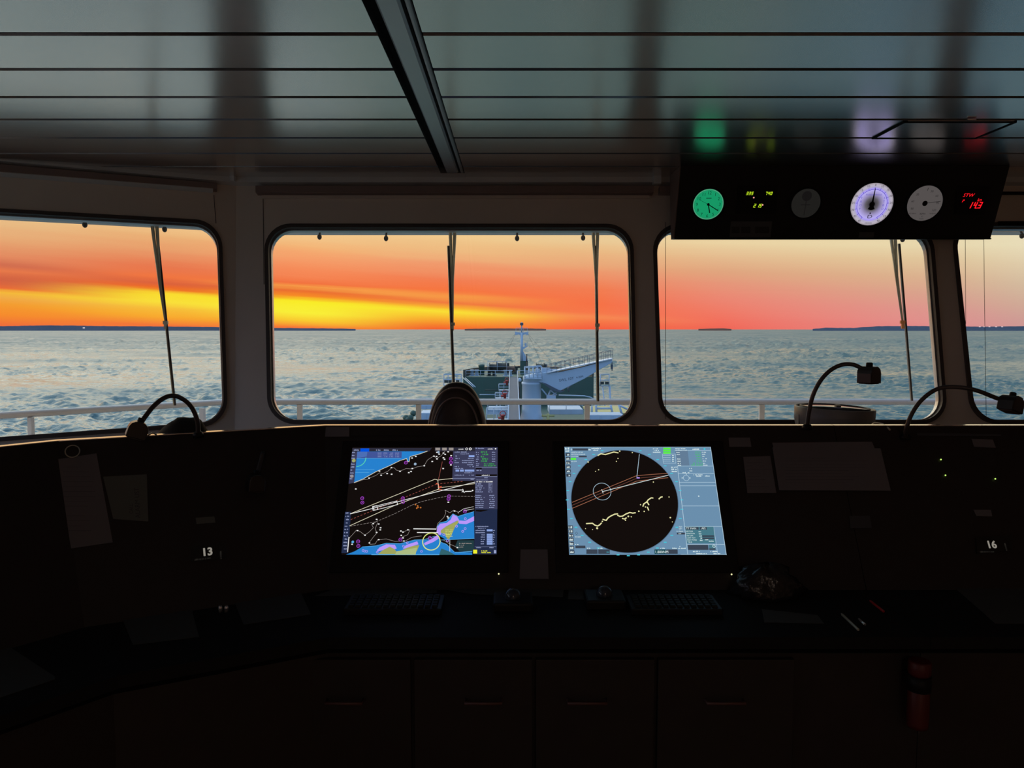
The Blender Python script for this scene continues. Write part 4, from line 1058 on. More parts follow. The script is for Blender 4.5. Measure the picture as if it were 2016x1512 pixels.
for j in range(7):
    y = 1106+j*26; P.bars(1700 if j > 1 else 1640, y, 48 if j > 1 else 110, 13, c_ltxt, 4)
    if j != 1: P.poly([(1770,y-18),(1838,y-18),(1838,y+5),(1770,y+5)], c_field, 4)
    P.bars(1844, y, 22, 10, c_ltxt, 4)
P.line([(1632,1292),(1880,1290)], W_(3), c_ltxt, 4); P.bars(1648,1306,56,11,c_ltxt,4); P.bars(1800,1306,50,11,c_ltxt,4)
P.poly([(1612,1326),(1658,1326),(1658,1370),(1612,1370)], c_yel, 5); P.bars(1708,1346,70,14,c_yel,5); P.bars(1708,1366,110,14,c_yel,5); P.poly([(1852,1330),(1880,1330),(1880,1368),(1852,1368)], c_ltxt, 5)
# lower left strip
P.poly([(120,884),(190,884),(155,1365),(78,1365)], c_pan2, 2)
for y in range(905, 1350, 38): P.bars(128-(y-905)*.075, y, 44, 16, c_ltxt, 3)
P.line([(166,1180),(150,1350)], W_(10), c_white, 4)
# route lines
P.line([(185,905),(1165,505),(1200,514),(1375,495)], W_(6), c_cream, 3)
P.line([(172,1048),(700,808),(1218,617)], W_(6), c_cream, 3); P.line([(180,908),(440,845),(720,770),(1230,640),(1632,538)], W_(7), c_white, 3)
P.line([(1205,604),(1450,578),(1632,556)], W_(5), c_cream, 3); P.line([(1200,514),(1208,618)], W_(6), c_cream, 4)
P.line([(1208,504),(1252,300)], W_(5), c_dred, 3); P.dash([(186,975),(1190,560),(1500,528)], W_(6), W_(22), W_(18), c_dred, 3)
P.line([(1182,556),(1206,560),(1212,600),(1240,590)], W_(12), c_red, 3); P.bars(1200, 604, 48, 12, c_red, 4); P.bars(1205, 630, 44, 10, c_red, 4)
P.line([(445,825),(722,758),(732,800),(462,866),(445,825)], W_(6), c_white, 4); P.line([(440,822),(490,812),(500,858),(446,868),(440,822)], W_(6), c_white, 4)
P.line([(1240,632),(1480,630)], W_(9), c_white, 4); P.line([(1490,620),(1500,655)], W_(8), c_white, 4); P.line([(1480,655),(1492,640),(1512,660)], W_(7), c_white, 4); P.line([(1518,648),(1590,645)], W_(9), c_white, 4); P.disc(1605,636,W_(9),c_white,4)
P.dash([(180,1052),(480,1000),(700,905),(900,805),(1010,765),(1200,722),(1320,700),(1630,705)], W_(4), W_(26), W_(12), c_grey, 3)
# depth contours
P.line([(225,548),(330,510),(385,505),(400,492),(480,460),(520,430),(560,440),(620,410),(660,375),(690,370),(720,400),(760,410),(830,380),(900,385),(960,360),(1040,348),(1080,280),(1150,235),(1190,262),(1240,230),(1280,180)], W_(4), c_grey, 3)
P.line([(170,1190),(215,1140),(250,1100),(290,1110),(350,1155),(400,1120),(450,1070),(430,1030),(480,1000)], W_(4), c_grey, 3)
P.line([(500,1010),(470,1080),(490,1130),(440,1190),(400,1245),(410,1262),(470,1258),(500,1210),(600,1200),(700,1228),(820,1225),(900,1180),(1010,1165)], W_(4), c_grey, 3)
P.line([(1180,1090),(1200,1020),(1270,950),(1292,900),(1285,865),(1340,895),(1385,865),(1430,885),(1440,905)], W_(4), c_grey, 3)
P.line([(1260,1210),(1340,1260),(1430,1300)], W_(4), c_grey, 3); P.line([(780,1180),(850,1150),(875,1095),(850,1090),(790,1130)], W_(4), c_grey, 3)
# bottom land
P.poly([(130,1382),(230,1345),(320,1292),(480,1280),(600,1250),(760,1255),(930,1212),(1040,1212),(1200,1190),(1240,1240),(1300,1260),(1390,1350),(1600,1358),(1600,1385)], c_blue, 1)
P.poly([(1215,1385),(1240,1310),(1330,1345),(1400,1385)], c_teal, 2); P.poly([(1430,1215),(1620,1215),(1620,1345),(1450,1340),(1400,1290)], E('murk', (34, 60, 66)), 2)
P.line([(320,1292),(480,1280),(600,1250),(760,1255),(930,1212),(1040,1208),(1160,1170),(1205,1185),(1240,1240),(1300,1262),(1390,1350)], W_(5), c_lblue, 3)
P.poly([(490,1385),(560,1330),(640,1290),(690,1310),(720,1350),(790,1330),(870,1285),(985,1272),(960,1330),(925,1385)], c_olive, 3)
P.poly([(720,1345),(960,1300),(940,1385),(700,1385)], E('olive_pale', (172, 188, 130)), 4)
P.poly([(485,1350),(520,1300),(600,1262),(700,1268),(722,1310),(700,1320),(640,1290),(560,1330)], c_purp, 4)
P.poly([(790,1320),(830,1270),(960,1228),(975,1262),(880,1290)], c_purp, 4)
for x, y in ((330,1335),(350,1342),(372,1345),(560,1295),(510,1330),(495,1355),(800,1285),(845,1245),(1010,1345)): P.ring(x, y, W_(11), W_(5), c_purp, 5, 14)
P.poly([(1038,1250),(1120,1205),(1200,1150),(1212,1195),(1150,1235),(1050,1275)], c_purp, 4)
P.line([(430,1382),(1215,1382)], W_(10), c_lblue, 4)
# right island
P.poly([(1190,1120),(1190,1060),(1225,1010),(1300,995),(1350,940),(1375,905),(1435,935),(1500,912),(1620,880),(1625,1195),(1480,1200),(1300,1212),(1215,1160)], c_blue, 1)
P.line([(1190,1060),(1225,1012),(1300,995),(1375,908),(1435,938),(1620,882)], W_(5), c_lblue, 4); P.line([(1240,1212),(1400,1205),(1625,1194)], W_(5), c_lblue, 4)
P.poly([(1185,1120),(1195,1060),(1230,1022),(1300,1015),(1350,975),(1375,915),(1425,940),(1450,985),(1520,990),(1622,935),(1622,990),(1530,1028),(1450,1022),(1425,985),(1300,1050),(1240,1095),(1240,1150),(1210,1150)], c_purp, 3)
P.poly([(1236,1100),(1300,1052),(1440,982),(1440,1010),(1400,1060),(1370,1130),(1330,1205),(1305,1195),(1290,1150),(1232,1125)], c_olive, 4)
for j in range(5): P.bars(1290-j*2, 1100+j*18, 90, 8, c_ylc, 5)
for x, y in ((1418,1052),(1518,1080),(1490,1112),(1520,965),(1270,1150),(1312,1222)): P.ring(x, y, W_(12), W_(6), c_purp, 5, 16)
P.line([(1340,1210),(1340,1345)], W_(4), c_white, 4); P.bars(1448,1258,150,12,c_grey,4); P.bars(1448,1278,60,12,c_grey,4); P.bars(1448,1300,50,12,c_grey,4)
P.ring(1125, 1230, W_(99), W_(10), c_ylc, 6, 60)
P.line([(918,1082),(1180,1085)], W_(9), c_white, 4); P.line([(960,1125),(1200,1128)], W_(9), c_white, 4); P.line([(1400,1358),(1600,1345)], W_(7), c_lblue, 4)
P.line([(1440,890),(1500,850),(1615,825)], W_(4), c_white, 4); P.line([(1510,870),(1620,850)], W_(4), c_white, 4)
for x, y in ((1190,192),(1215,212),(1155,236),(1185,240),(1190,268),(1135,298),(1265,255),(1278,272),(1265,200),(1285,215),(1320,185),(1355,230),(1262,380),(900,258),(943,240),(1042,348),(903,380),(888,414),(862,428),(760,412),(610,438),(662,446),(660,370),(400,492),(520,410),(540,458),(1352,338),(1322,772),(245,618),
             (488,972),(448,1022),(512,1026),(534,1070),(530,1094),(488,1124),(265,1102),(352,1156),(404,1246),(512,1208),(202,1262),(795,1120),(770,1108),(852,1094),(775,1158),(795,1188),(805,1224),(1395,875),(1312,938),(1320,955),(1428,1300)):
    P.poly([(x-10,y+6),(x+9,y+7),(x+10,y-5),(x-8,y-6)], c_white, 5)
P.disc(937, 328, W_(16), E('pale_dot', (150,175,200)), 5); P.disc(1207, 190, W_(15), E('pale_dot', (150,175,200)), 5); P.disc(210, 1235, W_(15), c_lblue, 5)
for x, y in ((320,727),(322,777),(793,727),(795,770),(1352,265),(1352,310),(1330,703),(1325,735),(272,1230),(275,1282),(765,1208),(828,312),(1515,880),(1108,1190)):
    P.ring(x, y, W_(18), W_(6), c_vio, 5, 20); P.line([(x-6,y),(x+6,y)], W_(5), c_vio, 5)
for x, y in ((940,800),(965,815),(970,832),(1000,835),(955,842)): P.disc(x, y, W_(9), E('rust', (190,110,50)), 5)
o = obj('screen', P.mb, P.mats, R1); o['label'] = 'glowing electronic chart picture'
# ---- radar
g_bg = E('radar_blue', (106, 142, 172)); g_dk = E('radar_field', (58, 68, 82)); g_w = E('radar_white', (222, 240, 240)); g_ln = E('radar_line', (178, 205, 222)); g_cy = E('radar_cyan', (70, 195, 215)); g_gr = E('radar_green', (40, 200, 40)); g_gb = E('radar_greenbox', (90, 240, 60))
g_echo = E('radar_echo', (232, 228, 170)); g_rt = E('radar_route', (165, 105, 80)); g_rt2 = E('radar_route_dim', (110, 65, 55)); g_pp = E('radar_pane', (98, 124, 150)); g_tb = E('radar_teal', (70, 120, 135))
R2 = screen_thing('radar_display', [(1110,882),(1397,882),(1428,1092),(1120,1092)], 'lit grey blue radar screen with round black sweep, right of the two screens', 'screen')
P = Paint(CF, rd); P.h0 = .0072
P.poly([(65,130),(1765,130),(1948,1384),(120,1384)], g_bg, 0)
cx_, cy_ = rd(765, 752); RR = (rd(1387, 780)[0]-rd(143, 700)[0])/2
P.disc(765, 745, RR*1.012, E('radar_rim', (88, 118, 146)), 1, 96); P.disc(765, 745, RR, BK, 2, 96)
P.line([(1765,130),(1948,1384)], W_(6), g_ln, 2); P.line([(65,130),(1765,130)], W_(4), g_ln, 2)
P.line([(1380,350),(1500,1380)], W_(6), g_ln, 3)
for y, xa, xb in ((168,1350,1770),(352,1380,1795),(436,1392,1808),(540,1404,1822),(580,1408,1830),(815,1440,1865),(1055,1468,1900),(1262,1495,1930)): P.line([(xa,y),(xb,y)], W_(5), g_ln, 3)
P.line([(1800,1055),(1850,1380)], W_(4), g_ln, 3); P.line([(1420,1380),(1950,1380)], W_(4), g_ln, 3)
P.poly([(1355,170),(1500,170),(1520,345),(1378,345)], g_pp, 1)
for k in range(36):        # bearing marks
    a_ = 2*PI*k/36; r_ = RR*1.055; w = RR*.052
    c = (cx_ + (r_)*math.cos(a_)*1.02, rd(765,745)[1] + r_*math.sin(a_))
    if c[1] > rd(765,150)[1]: continue
    P.lpoly([(c[0]-w/2, c[1]-w*.18), (c[0]+w/2, c[1]-w*.18), (c[0]+w/2, c[1]+w*.18), (c[0]-w/2, c[1]+w*.18)], g_cy, 3)
# route
for dy, m_ in ((-34, g_rt), (0, g_rt2), (36, g_rt)):
    P.line([(155, 808+dy*1.0), (905, 494+dy*.9)], W_(6), m_, 4); P.line([(905, 494+dy*.9), (1270, 460+dy*.75)], W_(6), m_, 4)
P.line([(908,480),(937,215)], W_(6), g_ln, 4); P.line([(510,648),(1275,458)], W_(6), g_w, 5); P.line([(498,625),(515,668)], W_(6), g_w, 5); P.ring(503, 648, W_(104), W_(5), g_ln, 5, 60)
P.poly([(905,482),(940,482),(940,496),(905,496)], c_purp, 5)
for pl in ([(320,1022),(350,1020),(390,1018),(420,1040),(450,1050),(475,1036),(495,1015)], [(512,972),(535,980),(550,985),(575,952),(610,930),(650,912),(684,908)], [(684,925),(710,938),(740,935),(780,910),(825,892),(860,900),(890,895)], [(738,962),(765,968),(785,955)], [(978,820),(990,790),(1020,772),(1040,745),(1075,722),(1095,724)], [(1028,770),(1045,800)], [(1165,735),(1185,715),(1203,710)], [(455,228),(490,208),(540,218),(600,200),(640,188),(690,198)], [(1030,830),(1045,865)]):
    P.line(pl, W_(13), g_echo, 5)
for x, y, r_ in ((445,1075,12),(506,996,8),(775,982,8),(808,938,10),(842,942,7),(930,878,9),(950,802,7),(993,880,8),(1008,828,8),(1045,800,8),(1282,712,7),(1297,952,9),(1320,1002,5),(1100,538,7),(688,263,7),(670,297,6),(463,395,7),(427,413,6),(855,195,7),(708,178,9),(310,1080,5),(392,1092,5),(340,305,9)): P.disc(x, y, W_(r_), g_echo, 5, 12)
# left column + header text
P.bars(72,160,50,26,g_w,3); P.bars(76,185,46,20,g_w,3)
for j, y in enumerate(range(235, 480, 48)): P.poly([(78+j*2,y),(130+j*2,y),(132+j*2,y-36),(76+j*2,y-36)], g_dk, 2); P.bars(86+j*2, y-6, 36, 22, g_w, 3)
P.text('6', 138, 168, W_(26), g_w, 3); P.poly([(160,145),(340,145),(340,170),(160,170)], g_dk, 2)
P.text('NORTH UP RM', 142, 198, W_(15), g_w, 3); P.text('MOTION R-BAND', 142, 222, W_(15), g_w, 3); P.text('CLUTTER', 142, 246, W_(14), g_w, 3); P.poly([(235,230),(325,230),(325,250),(235,250)], g_dk, 2)
P.poly([(138,256),(200,256),(200,280),(138,280)], g_gb, 3); P.text('AIS OFF', 142, 304, W_(14), g_w, 3); P.bars(345,168,30,18,g_w,3); P.bars(380,152,110,14,g_w,3); P.bars(400,172,60,12,g_w,3)
for j in range(3): P.bars(1095, 156+j*20, 70 + 10*j, 13, g_w, 3); P.poly([(1215,138+j*25),(1300,138+j*25),(1302,158+j*25),(1215,158+j*25)], g_gb, 3)
P.line([(1205,212),(1358,212),(1362,318),(1215,318),(1205,212)], W_(4), g_ln, 3)
for j in range(4): P.line([(1212,228+j*22),(1300,228+j*22)], W_(4), g_ln, 3); P.bars(1318,232+j*22,26,9,g_w,3)
for j in range(3): P.bars(1308+j*3, 372+j*24, 62, 15, g_w, 3)
P.bars(1355,154,120,12,g_w,3); P.bars(1360,172,130,11,g_w,3); P.bars(1555,162,80,16,g_w,3); P.disc(1695,152,W_(12),g_cy,3)
for j, (y, t) in enumerate(((198,'071.9'),(222,'14.0kn'),(246,'0.8kn'),(274,'070.1'),(300,'14.3kn'),(326,'41 11.111'),(348,'072 18.227'))):
    P.text(t, 1650+j*4, y, W_(18), g_gr, 3, align='r', wide=1.15); P.bars(1665+j*3, y-3, 50-j % 3*12, 10, g_w, 3); P.bars(1368+j*3, y, 40, 11, g_w, 3) if j != 2 else None
P.bars(1520,385,30,11,g_w,3); P.bars(1522,412,34,11,g_w,3); P.bars(1440,435,80,14,g_w,3); P.ring(1482,490,W_(34),W_(5),g_ln,3,30); P.bars(1565,458,110,12,g_w,3); P.bars(1590,474,70,11,g_w,3); P.bars(1702,472,56,11,g_w,3)
P.disc(1628,702,W_(8),g_w,3); P.line([(1430,490),(1446,490)], W_(6), g_w, 3); P.line([(1518,490),(1532,490)], W_(6), g_w, 3); P.line([(1482,440),(1482,452)], W_(6), g_w, 3)
# lower right tables
P.poly([(1470,1058),(1800,1058),(1822,1250),(1492,1250)], g_tb, 4)
P.poly([(1472,1062),(1625,1062),(1628,1092),(1474,1092)], g_dk, 5); P.text('TT MAN', 1480, 1088, W_(22), g_w, 6); P.text('AIS', 1660, 1088, W_(24), g_w, 6); P.poly([(1640,1062),(1720,1062),(1722,1092),(1642,1092)], g_dk, 5)
for j, t in enumerate(('VECTOR','CPA/TCPA','AIS CPA','LOST TGT','PAST POSN','TRUE')): P.text(t, 1478+j*4, 1120+j*25, W_(15), g_w, 6, wide=1.0)
for y in (1158, 1184): P.poly([(1668,y),(1805,y),(1808,y+18),(1670,y+18)], g_dk, 5)
for j in range(5): P.bars(1625+j*4, 1122+j*25, 32, 13, g_w, 6)
P.bars(1700,1215,40,12,g_w,6); P.bars(1745,1232,60,12,g_w,6); P.poly([(1498,1268),(1735,1268),(1742,1328),(1505,1328)], g_dk, 4); P.poly([(1745,1268),(1820,1268),(1822,1328),(1750,1328)], g_tb, 4); P.ring(1805,1285,W_(14),W_(5),g_w,5,20)
P.poly([(1748,1310),(1822,1310),(1824,1328),(1750,1328)], g_dk, 5)
for x in (1560, 1765): P.bars(x,1352,80,14,g_w,4)
P.bars(1590,1376,130,12,g_w,4); P.bars(1800,1376,80,12,g_w,4)
P.text('TGT', 1395, 1066, W_(15), g_w, 4); P.text('LIST', 1398, 1088, W_(15), g_w, 4); P.text('D-TRIAL', 1370, 1120, W_(15), g_w, 4); P.poly([(1372,1126),(1468,1126),(1470,1148),(1374,1148)], g_dk, 3); P.text('OFF', 1390, 1145, W_(14), g_w, 4)
P.bars(1390,1290,26,12,g_w,4); P.bars(1390,1316,88,14,g_w,4)
for j in range(7):
    y = 1042+j*48; P.poly([(108+j*3,y),(162+j*3,y),(164+j*3,y+40),(108+j*3,y+40)], g_dk, 2); P.bars(114+j*3, y+34, 42, 28, g_w, 3)
P.ring(205,1135,W_(16),W_(4),g_dk,3,4); P.text('PI OFF', 190, 1185, W_(16), g_w, 3); P.bars(190,1268,50,12,g_w,3); P.poly([(192,1278),(308,1278),(310,1308),(194,1308)], g_dk, 3)
P.bars(318,1315,50,14,g_w,3); P.bars(456,1315,55,14,g_w,3)
for xa, xb in ((320,450),(458,592),(1250,1382)): P.poly([(xa,1322),(xb,1322),(xb+2,1374),(xa,1374)], g_dk, 3)
P.poly([(1112,1322),(1248,1322),(1250,1374),(1114,1374)], E('radar_vrm', (20, 70, 80)), 3); P.text('1.800NM', 1118, 1366, W_(30), g_w, 5, wide=.95); P.bars(1180,1314,56,13,g_w,3); P.bars(1320,1314,56,13,g_w,3)
o = obj('screen', P.mb, P.mats, R2); o['label'] = 'glowing radar picture with black circle'
# ------------------------------------------------------------------ small lights on console
M['ledg'] = emis('led_green', (190, 235, 110), 1.3); M['ledw'] = emis('led_warm', (235, 230, 170), 1.3)
for k, (px, py, m_, lab) in enumerate(((1852,905,'ledg','uppermost tiny green light on the right console'),(1861,936,'ledg','tiny green light below another on the right console'),(1959,943,'ledg','rightmost tiny green light on the right console'),(982,1131,'ledw','tiny yellow power light below the chart screen'),(1439,1132,'ledw','tiny white power light below the radar screen'))):
    a_, b_ = CF.px(px, py); mb = MB(); mb.lathe([(.0022, 0), (.0022, .002), (.0012, .003)], CF.at(a_, b_, .0005 if k < 3 else .007), 12, R=CF.R())
    solo('indicator_light', mb, M[m_], lab, 'light')
# bezels of chart extend low so lights sit on bezel: small strip under each screen
# ------------------------------------------------------------------ papers and labels
def lines(fr_pts, n, m='print', w=.0006):
    def f(P):
        (x0, y0), (x1, y1) = fr_pts
        for i in range(n):
            t = (i+.5)/n; y = y0 + (y1-y0)*t
            P.line([(x0, y), (x0 + (x1-x0)*random.uniform(.5, 1), y)], w, M[m], 1)
    return f
slab(LF, [(110,905),(190,893),(222,1068),(140,1080)], 'paper', 'paper_sheet', 'long pale sheet hanging from a ring clip on the left console', 'paper', extra=lines(((125,915),(190,1050)), 14))
slab(LF, [(203,939),(289,934),(292,1027),(223,1022)], 'paper2', 'paper_card', 'pale green card with vertical dark letters on the left console', 'paper',
     extra=lambda P: [P.text('ALARM LIST', 276, 1020, .012, M['print'], 1, rot=PI/2), P.text('CALL', 262, 1012, .009, M['print'], 1, rot=PI/2)])
slab(LF, [(0,893),(50,890),(54,914),(0,920)], 'paper', 'paper_label', 'pale label at the far left edge of the console', 'label')
slab(LF, [(385,1020),(422,1017),(424,1029),(387,1032)], 'paper2', 'paper_label', 'tiny pale label above the number 13 sticker', 'label')
slab(CF, [(530,906),(592,903),(605,992),(545,997)], 'paper2', 'paper_sheet', 'small pale sheet behind the hanging lamp head on the left console', 'paper')
slab(CF, [(642,841),(688,841),(688,860),(640,860)], 'paper', 'paper_label', 'small faint label at the left top edge of centre console', 'label')
slab(CF, [(1463,900),(1516,898),(1528,971),(1471,971)], 'paper', 'paper_sheet', 'narrow pale sheet right of the radar screen', 'paper', extra=lines(((1470,908),(1520,962)), 8))
slab(CF, [(1520,872),(1716,870),(1722,884),(1524,886)], 'paper', 'paper_sheet', 'upper edge of a pale sheet behind the wide folder on the right console', 'paper')
slab(CF, [(1520,882),(1732,884),(1752,967),(1533,966)], 'paper', 'paper_folder', 'wide pale plastic folder with papers on the right console', 'folder', th=.003, h=.003, extra=lines(((1545,900),(1720,955)), 9))
slab(CF, [(1434,862),(1476,862),(1479,880),(1436,880)], 'paper', 'paper_label', 'small faint label above the narrow sheet right of the radar', 'label')
slab(CF, [(1912,864),(1954,866),(1960,882),(1917,880)], 'paper', 'paper_label', 'faint blue label near the right top of the console', 'label')
slab(CF, [(1916,1004),(1950,1004),(1953,1017),(1922,1016)], 'paper', 'paper_label', 'small faint label above the number 16 sticker', 'label')
slab(CF, [(1672,1016),(1712,1016),(1716,1040),(1674,1040)], 'print', 'switch_panel', 'small dim square switch plate on the right console', 'switch')
slab(CF, [(1025,1082),(1078,1082),(1080,1140),(1023,1140)], 'paper', 'paper_sheet', 'dim grey sheet between and below the two screens', 'paper')
slab(CF, [(1805,853),(1970,855),(1970,859),(1805,858)], 'print', 'console_slot', 'long thin slot along the right console top', 'slot')
slab(CF, [(695,850),(1300,850),(1304,858),(693,858)], 'console', 'vent_slot', 'long dark recessed strip above the two screens', 'strip')
def sticker(fr, cxp, cyp, t, lab):
    quad = [(cxp-36, cyp-14+2), (cxp+34, cyp-18), (cxp+34, cyp+12), (cxp-34, cyp+20)]
    def f(P):
        P.text(t, cxp-14, cyp+8, .0215, M['whiteink'], 2, wide=1.0, bold=.035)
        P.text('V-7/VDR', cxp+26, cyp+14, .0045, M['dimink'], 2, rot=PI/2); P.text('LED 22 21 2 16.0', cxp-28, cyp+17, .0042, M['dimink'], 2)
    r = slab(fr, quad, 'sticker', 'number_sticker', lab, 'sticker', extra=f)
sticker(LF, 411, 1087, '13', 'black sticker with bold white number 13 on the left console')
sticker(CF, 1957, 1071, '16', 'black sticker with bold white number 16 at the right console')
# ring clip
a_, b_ = LF.px(143, 890); R = (LF.px(157, 890)[0]-LF.px(128, 890)[0])/2
mb = MB(); mb.tube([LF.at(a_+R*math.cos(t*PI/12), b_+R*math.sin(t*PI/12), .006) for t in range(24)], .0016, 8, closed=True)
solo('ring_clip', mb, M['wiper'], 'thin metal ring clip above the long sheet on the left console', 'clip')
# ------------------------------------------------------------------ lamps
def smooth(P, n=8):
    out = []
    Q = [P[0]*2 - P[1]] + P + [P[-1]*2 - P[-2]]
    for i in range(1, len(Q)-2):
        for k in range(n):
            t = k/n; a, b, c, d = Q[i-1], Q[i], Q[i+1], Q[i+2]
            out.append(.5*((2*b) + (c-a)*t + (2*a-5*b+4*c-d)*t*t + (3*b-a-3*c+d)*t**3))
    out.append(P[-1]); return out
def lamp(pts, r, head_c, rot, yaw, size, lab, stub=(0, 1)):
    base = pts[0]; r_ = thing('gooseneck_lamp', base, lab, 'lamp')
    mb = MB(); mb.lathe([(.016, -.006), (.016, .004), (.010, .012)], base, 16); obj('mount', mb, M['black'], r_)
    mb = MB(); mb.tube(smooth(pts), r, 12); obj('gooseneck', mb, M['rubber'], r_)
    # head: box with rounded shoulders, hollow look below
    w, h, d = size; prof = [(-w*.5, -h*.45), (-w*.5, h*.08), (-w*.42, h*.30), (-w*.20, h*.45), (w*.20, h*.45), (w*.42, h*.30), (w*.5, h*.08), (w*.5, -h*.45)]
    Rm = Matrix.Rotation(yaw, 3, 'Z') @ Matrix.Rotation(rot, 3, 'Y')
    mb = MB(); mb.prism([head_c + Rm @ V((a, -d/2, b)) for a, b in prof], Rm @ V((0, d, 0)))
    hd = obj('lamp_head', mb, M['lamphead'], r_, bevel=.004)
    mb = MB(); mb.lathe([(h*.17, h*.40), (h*.17, h*.62), (h*.13, h*.66)], head_c, 12, R=Rm); obj('switch', mb, M['black'], hd)
    mb = MB(); mb.box(head_c + Rm @ V((0, 0, -h*.455)), (w*.8, d*.8, .003), R=Rm); obj('lens', mb, M['gasket'], hd)
Y1 = 2.30
cl = lambda px, py, Y: PY(px, py, Y)
lamp([on_left(390, 858)+LCN*.004, cl(389,830,2.30), cl(378,803,2.29), cl(362,787,2.27), cl(342,779,2.24), cl(322,784,2.21), cl(302,800,2.18), cl(286,820,2.15), cl(278,832,2.14)], .0068, cl(271, 846, 2.13), math.radians(20), .5, (.052, .052, .05), 'black gooseneck desk lamp arching over the left console top')
lamp([CF.at(*CF.px(519, 892), .004), cl(517, 893, 2.36), cl(514, 905, 2.34), cl(510, 920, 2.32), cl(506, 932, 2.30)], .0068, cl(503, 950, 2.28), math.radians(6), .6, (.048, .056, .045), 'short gooseneck lamp hanging down on the left console beside a sheet')
lamp([cl(1589,842,2.46), cl(1592,815,2.45), cl(1600,780,2.44), cl(1615,750,2.43), cl(1635,729,2.42), cl(1658,718,2.41), cl(1680,718,2.40), cl(1698,726,2.39)], .0066, cl(1711, 738, 2.38), 0, .55, (.052, .058, .05), 'tall gooseneck lamp curving right, in front of the round compass repeater')
lamp([CF.at(*CF.px(1781, 862), .004), cl(1784,845,2.44), cl(1795,815,2.43), cl(1815,787,2.42), cl(1845,766,2.40), cl(1880,762,2.38), cl(1920,768,2.36), cl(1965,785,2.35)], .0066, cl(1990, 795, 2.34), math.radians(18), .5, (.058, .055, .05), 'gooseneck lamp at far right stretching sideways across the pillar')
# small clutter by lamp 1 head
mb = MB(); mb.tube([cl(290,858,2.16)+V((0,0,.0)), cl(300,852,2.17), cl(308,856,2.18)], .0022, 6); solo('cable_tail', mb, M['wiper'], 'thin cable end beside the left lamp head', 'cable')
mb = MB(); mb.tube(smooth([cl(1712,842,2.60), cl(1722,833,2.58), cl(1740,836,2.54), cl(1752,846,2.48)]), .003, 8); solo('cable_tail', mb, M['wiper'], 'short curled cable over the console edge right of the repeater', 'cable')
# ------------------------------------------------------------------ hood object behind console
YH = 2.98
c0 = PY(900, 832, YH); hw = (957-841)/2*YH/F*1.06; hh = PY(900, 752, YH).z
r = thing('equipment_cover', (c0.x, YH, 0), 'dark leathery domed cover with piped seams in front of the centre window', 'cover')
zb_ = 1.0
prof = []
for k in range(17):
    t = k/16*PI/2; prof.append((hw*math.cos(t)**.82 if k < 16 else 0.0008, math.sin(t)))
mb = MB(); segs = 32; vs = []; H = hh - (hh - .26)
zlow = hh - .26
rows = [(hw*1.03, 0.9)] + [(a_, zlow + (hh-zlow)*b_) for a_, b_ in prof]
for rr_, z in rows:
    for k in range(segs):
        a_ = 2*PI*k/segs; cc, ss = math.cos(a_), math.sin(a_)
        vs.append(V((c0.x + rr_*math.copysign(abs(cc)**.8, cc), YH + .62*rr_*math.copysign(abs(ss)**.8, ss), z)))
fs = [(i*segs+k, i*segs+(k+1) % segs, (i+1)*segs+(k+1) % segs, (i+1)*segs+k) for i in range(len(rows)-1) for k in range(segs)]
mb.add(vs, fs, 0, True); obj('cover_shell', mb, M['hood'], r)
for s, yy in ((.90, -.40), (.76, -.52)):
    pl = []
    for k in range(-8, 41):
        t = k/32*PI; x = -math.cos(t) if 0 <= k <= 32 else (-1 if k < 0 else 1); 
        zz = math.sin(t)**.75 if 0 <= k <= 32 else k/8*.5 if k < 0 else (32-k)/8*.5
        pl.append(V((c0.x + hw*s*math.copysign(abs(x)**.9, x), YH + yy*hw*1.02, zlow + (hh-zlow)*s*1.03*zz)))
    mb = MB(); mb.tube(pl, .0034, 8); obj('piping', mb, M['piping'], r)
mb = MB(); mb.lathe([(.16, 0), (.16, .02), (.045, .04), (.045, .95)], (c0.x, YH, 0), 24); obj('stand', mb, M['black'], r)
# dark cloth heap on the left console rear ledge
def heap(cxp, w, lab):
    mb = MB(); n, m_ = 26, 10; t_ = V((t2.x, t2.y, 0)); nb = V((-t2.y, t2.x, 0)); 
    if nb.y < 0: nb = -nb
    a0 = PP(272, 852, LCO + nb*.08, LCN.cross(V((0,0,1))).cross(V((0,0,1))).normalized() if False else nb)
    a1 = PP(425, 845, LCO + nb*.08, nb)
    prof = [(0,.10),(.06,.28),(.14,.36),(.22,.50),(.32,.72),(.42,.90),(.50,1.0),(.62,.99),(.72,1.0),(.80,.90),(.88,.62),(.95,.34),(1,.08)]
    def ph(t):
        for (x0, h0), (x1, h1) in zip(prof, prof[1:]):
            if x0 <= t <= x1: return h0 + (h1-h0)*(t-x0)/(x1-x0)
        return 0
    zb__ = EZ - .062; H = PP(365, 822, LCO + nb*.08, nb).z - zb__
    vs = []
    for i in range(n+1):
        t = i/n; p = a0 + (a1-a0)*t
        for j in range(m_+1):
            u = j/m_; y = (u-.5)*.17
            h = H*ph(t)*math.sin(PI*u)**.5*(1+.02*math.sin(i*1.1+j*.8)) if 0 < j < m_ else 0
            q = p + nb*y; vs.append(V((q.x, q.y, zb__ + h + .001)))
    fs = [(i*(m_+1)+j, (i+1)*(m_+1)+j, (i+1)*(m_+1)+j+1, i*(m_+1)+j+1) for i in range(n) for j in range(m_)]
    mb.add(vs, fs, 0, True); mb.flat([vs[i*(m_+1)] for i in range(n+1)] + [vs[i*(m_+1)+m_] for i in range(n, -1, -1)], 0)
    solo('crumpled_cloth', mb, M['cloth'], lab, 'cloth')
heap(350, 150, 'crumpled dark cloth lying behind the left console below the left window')
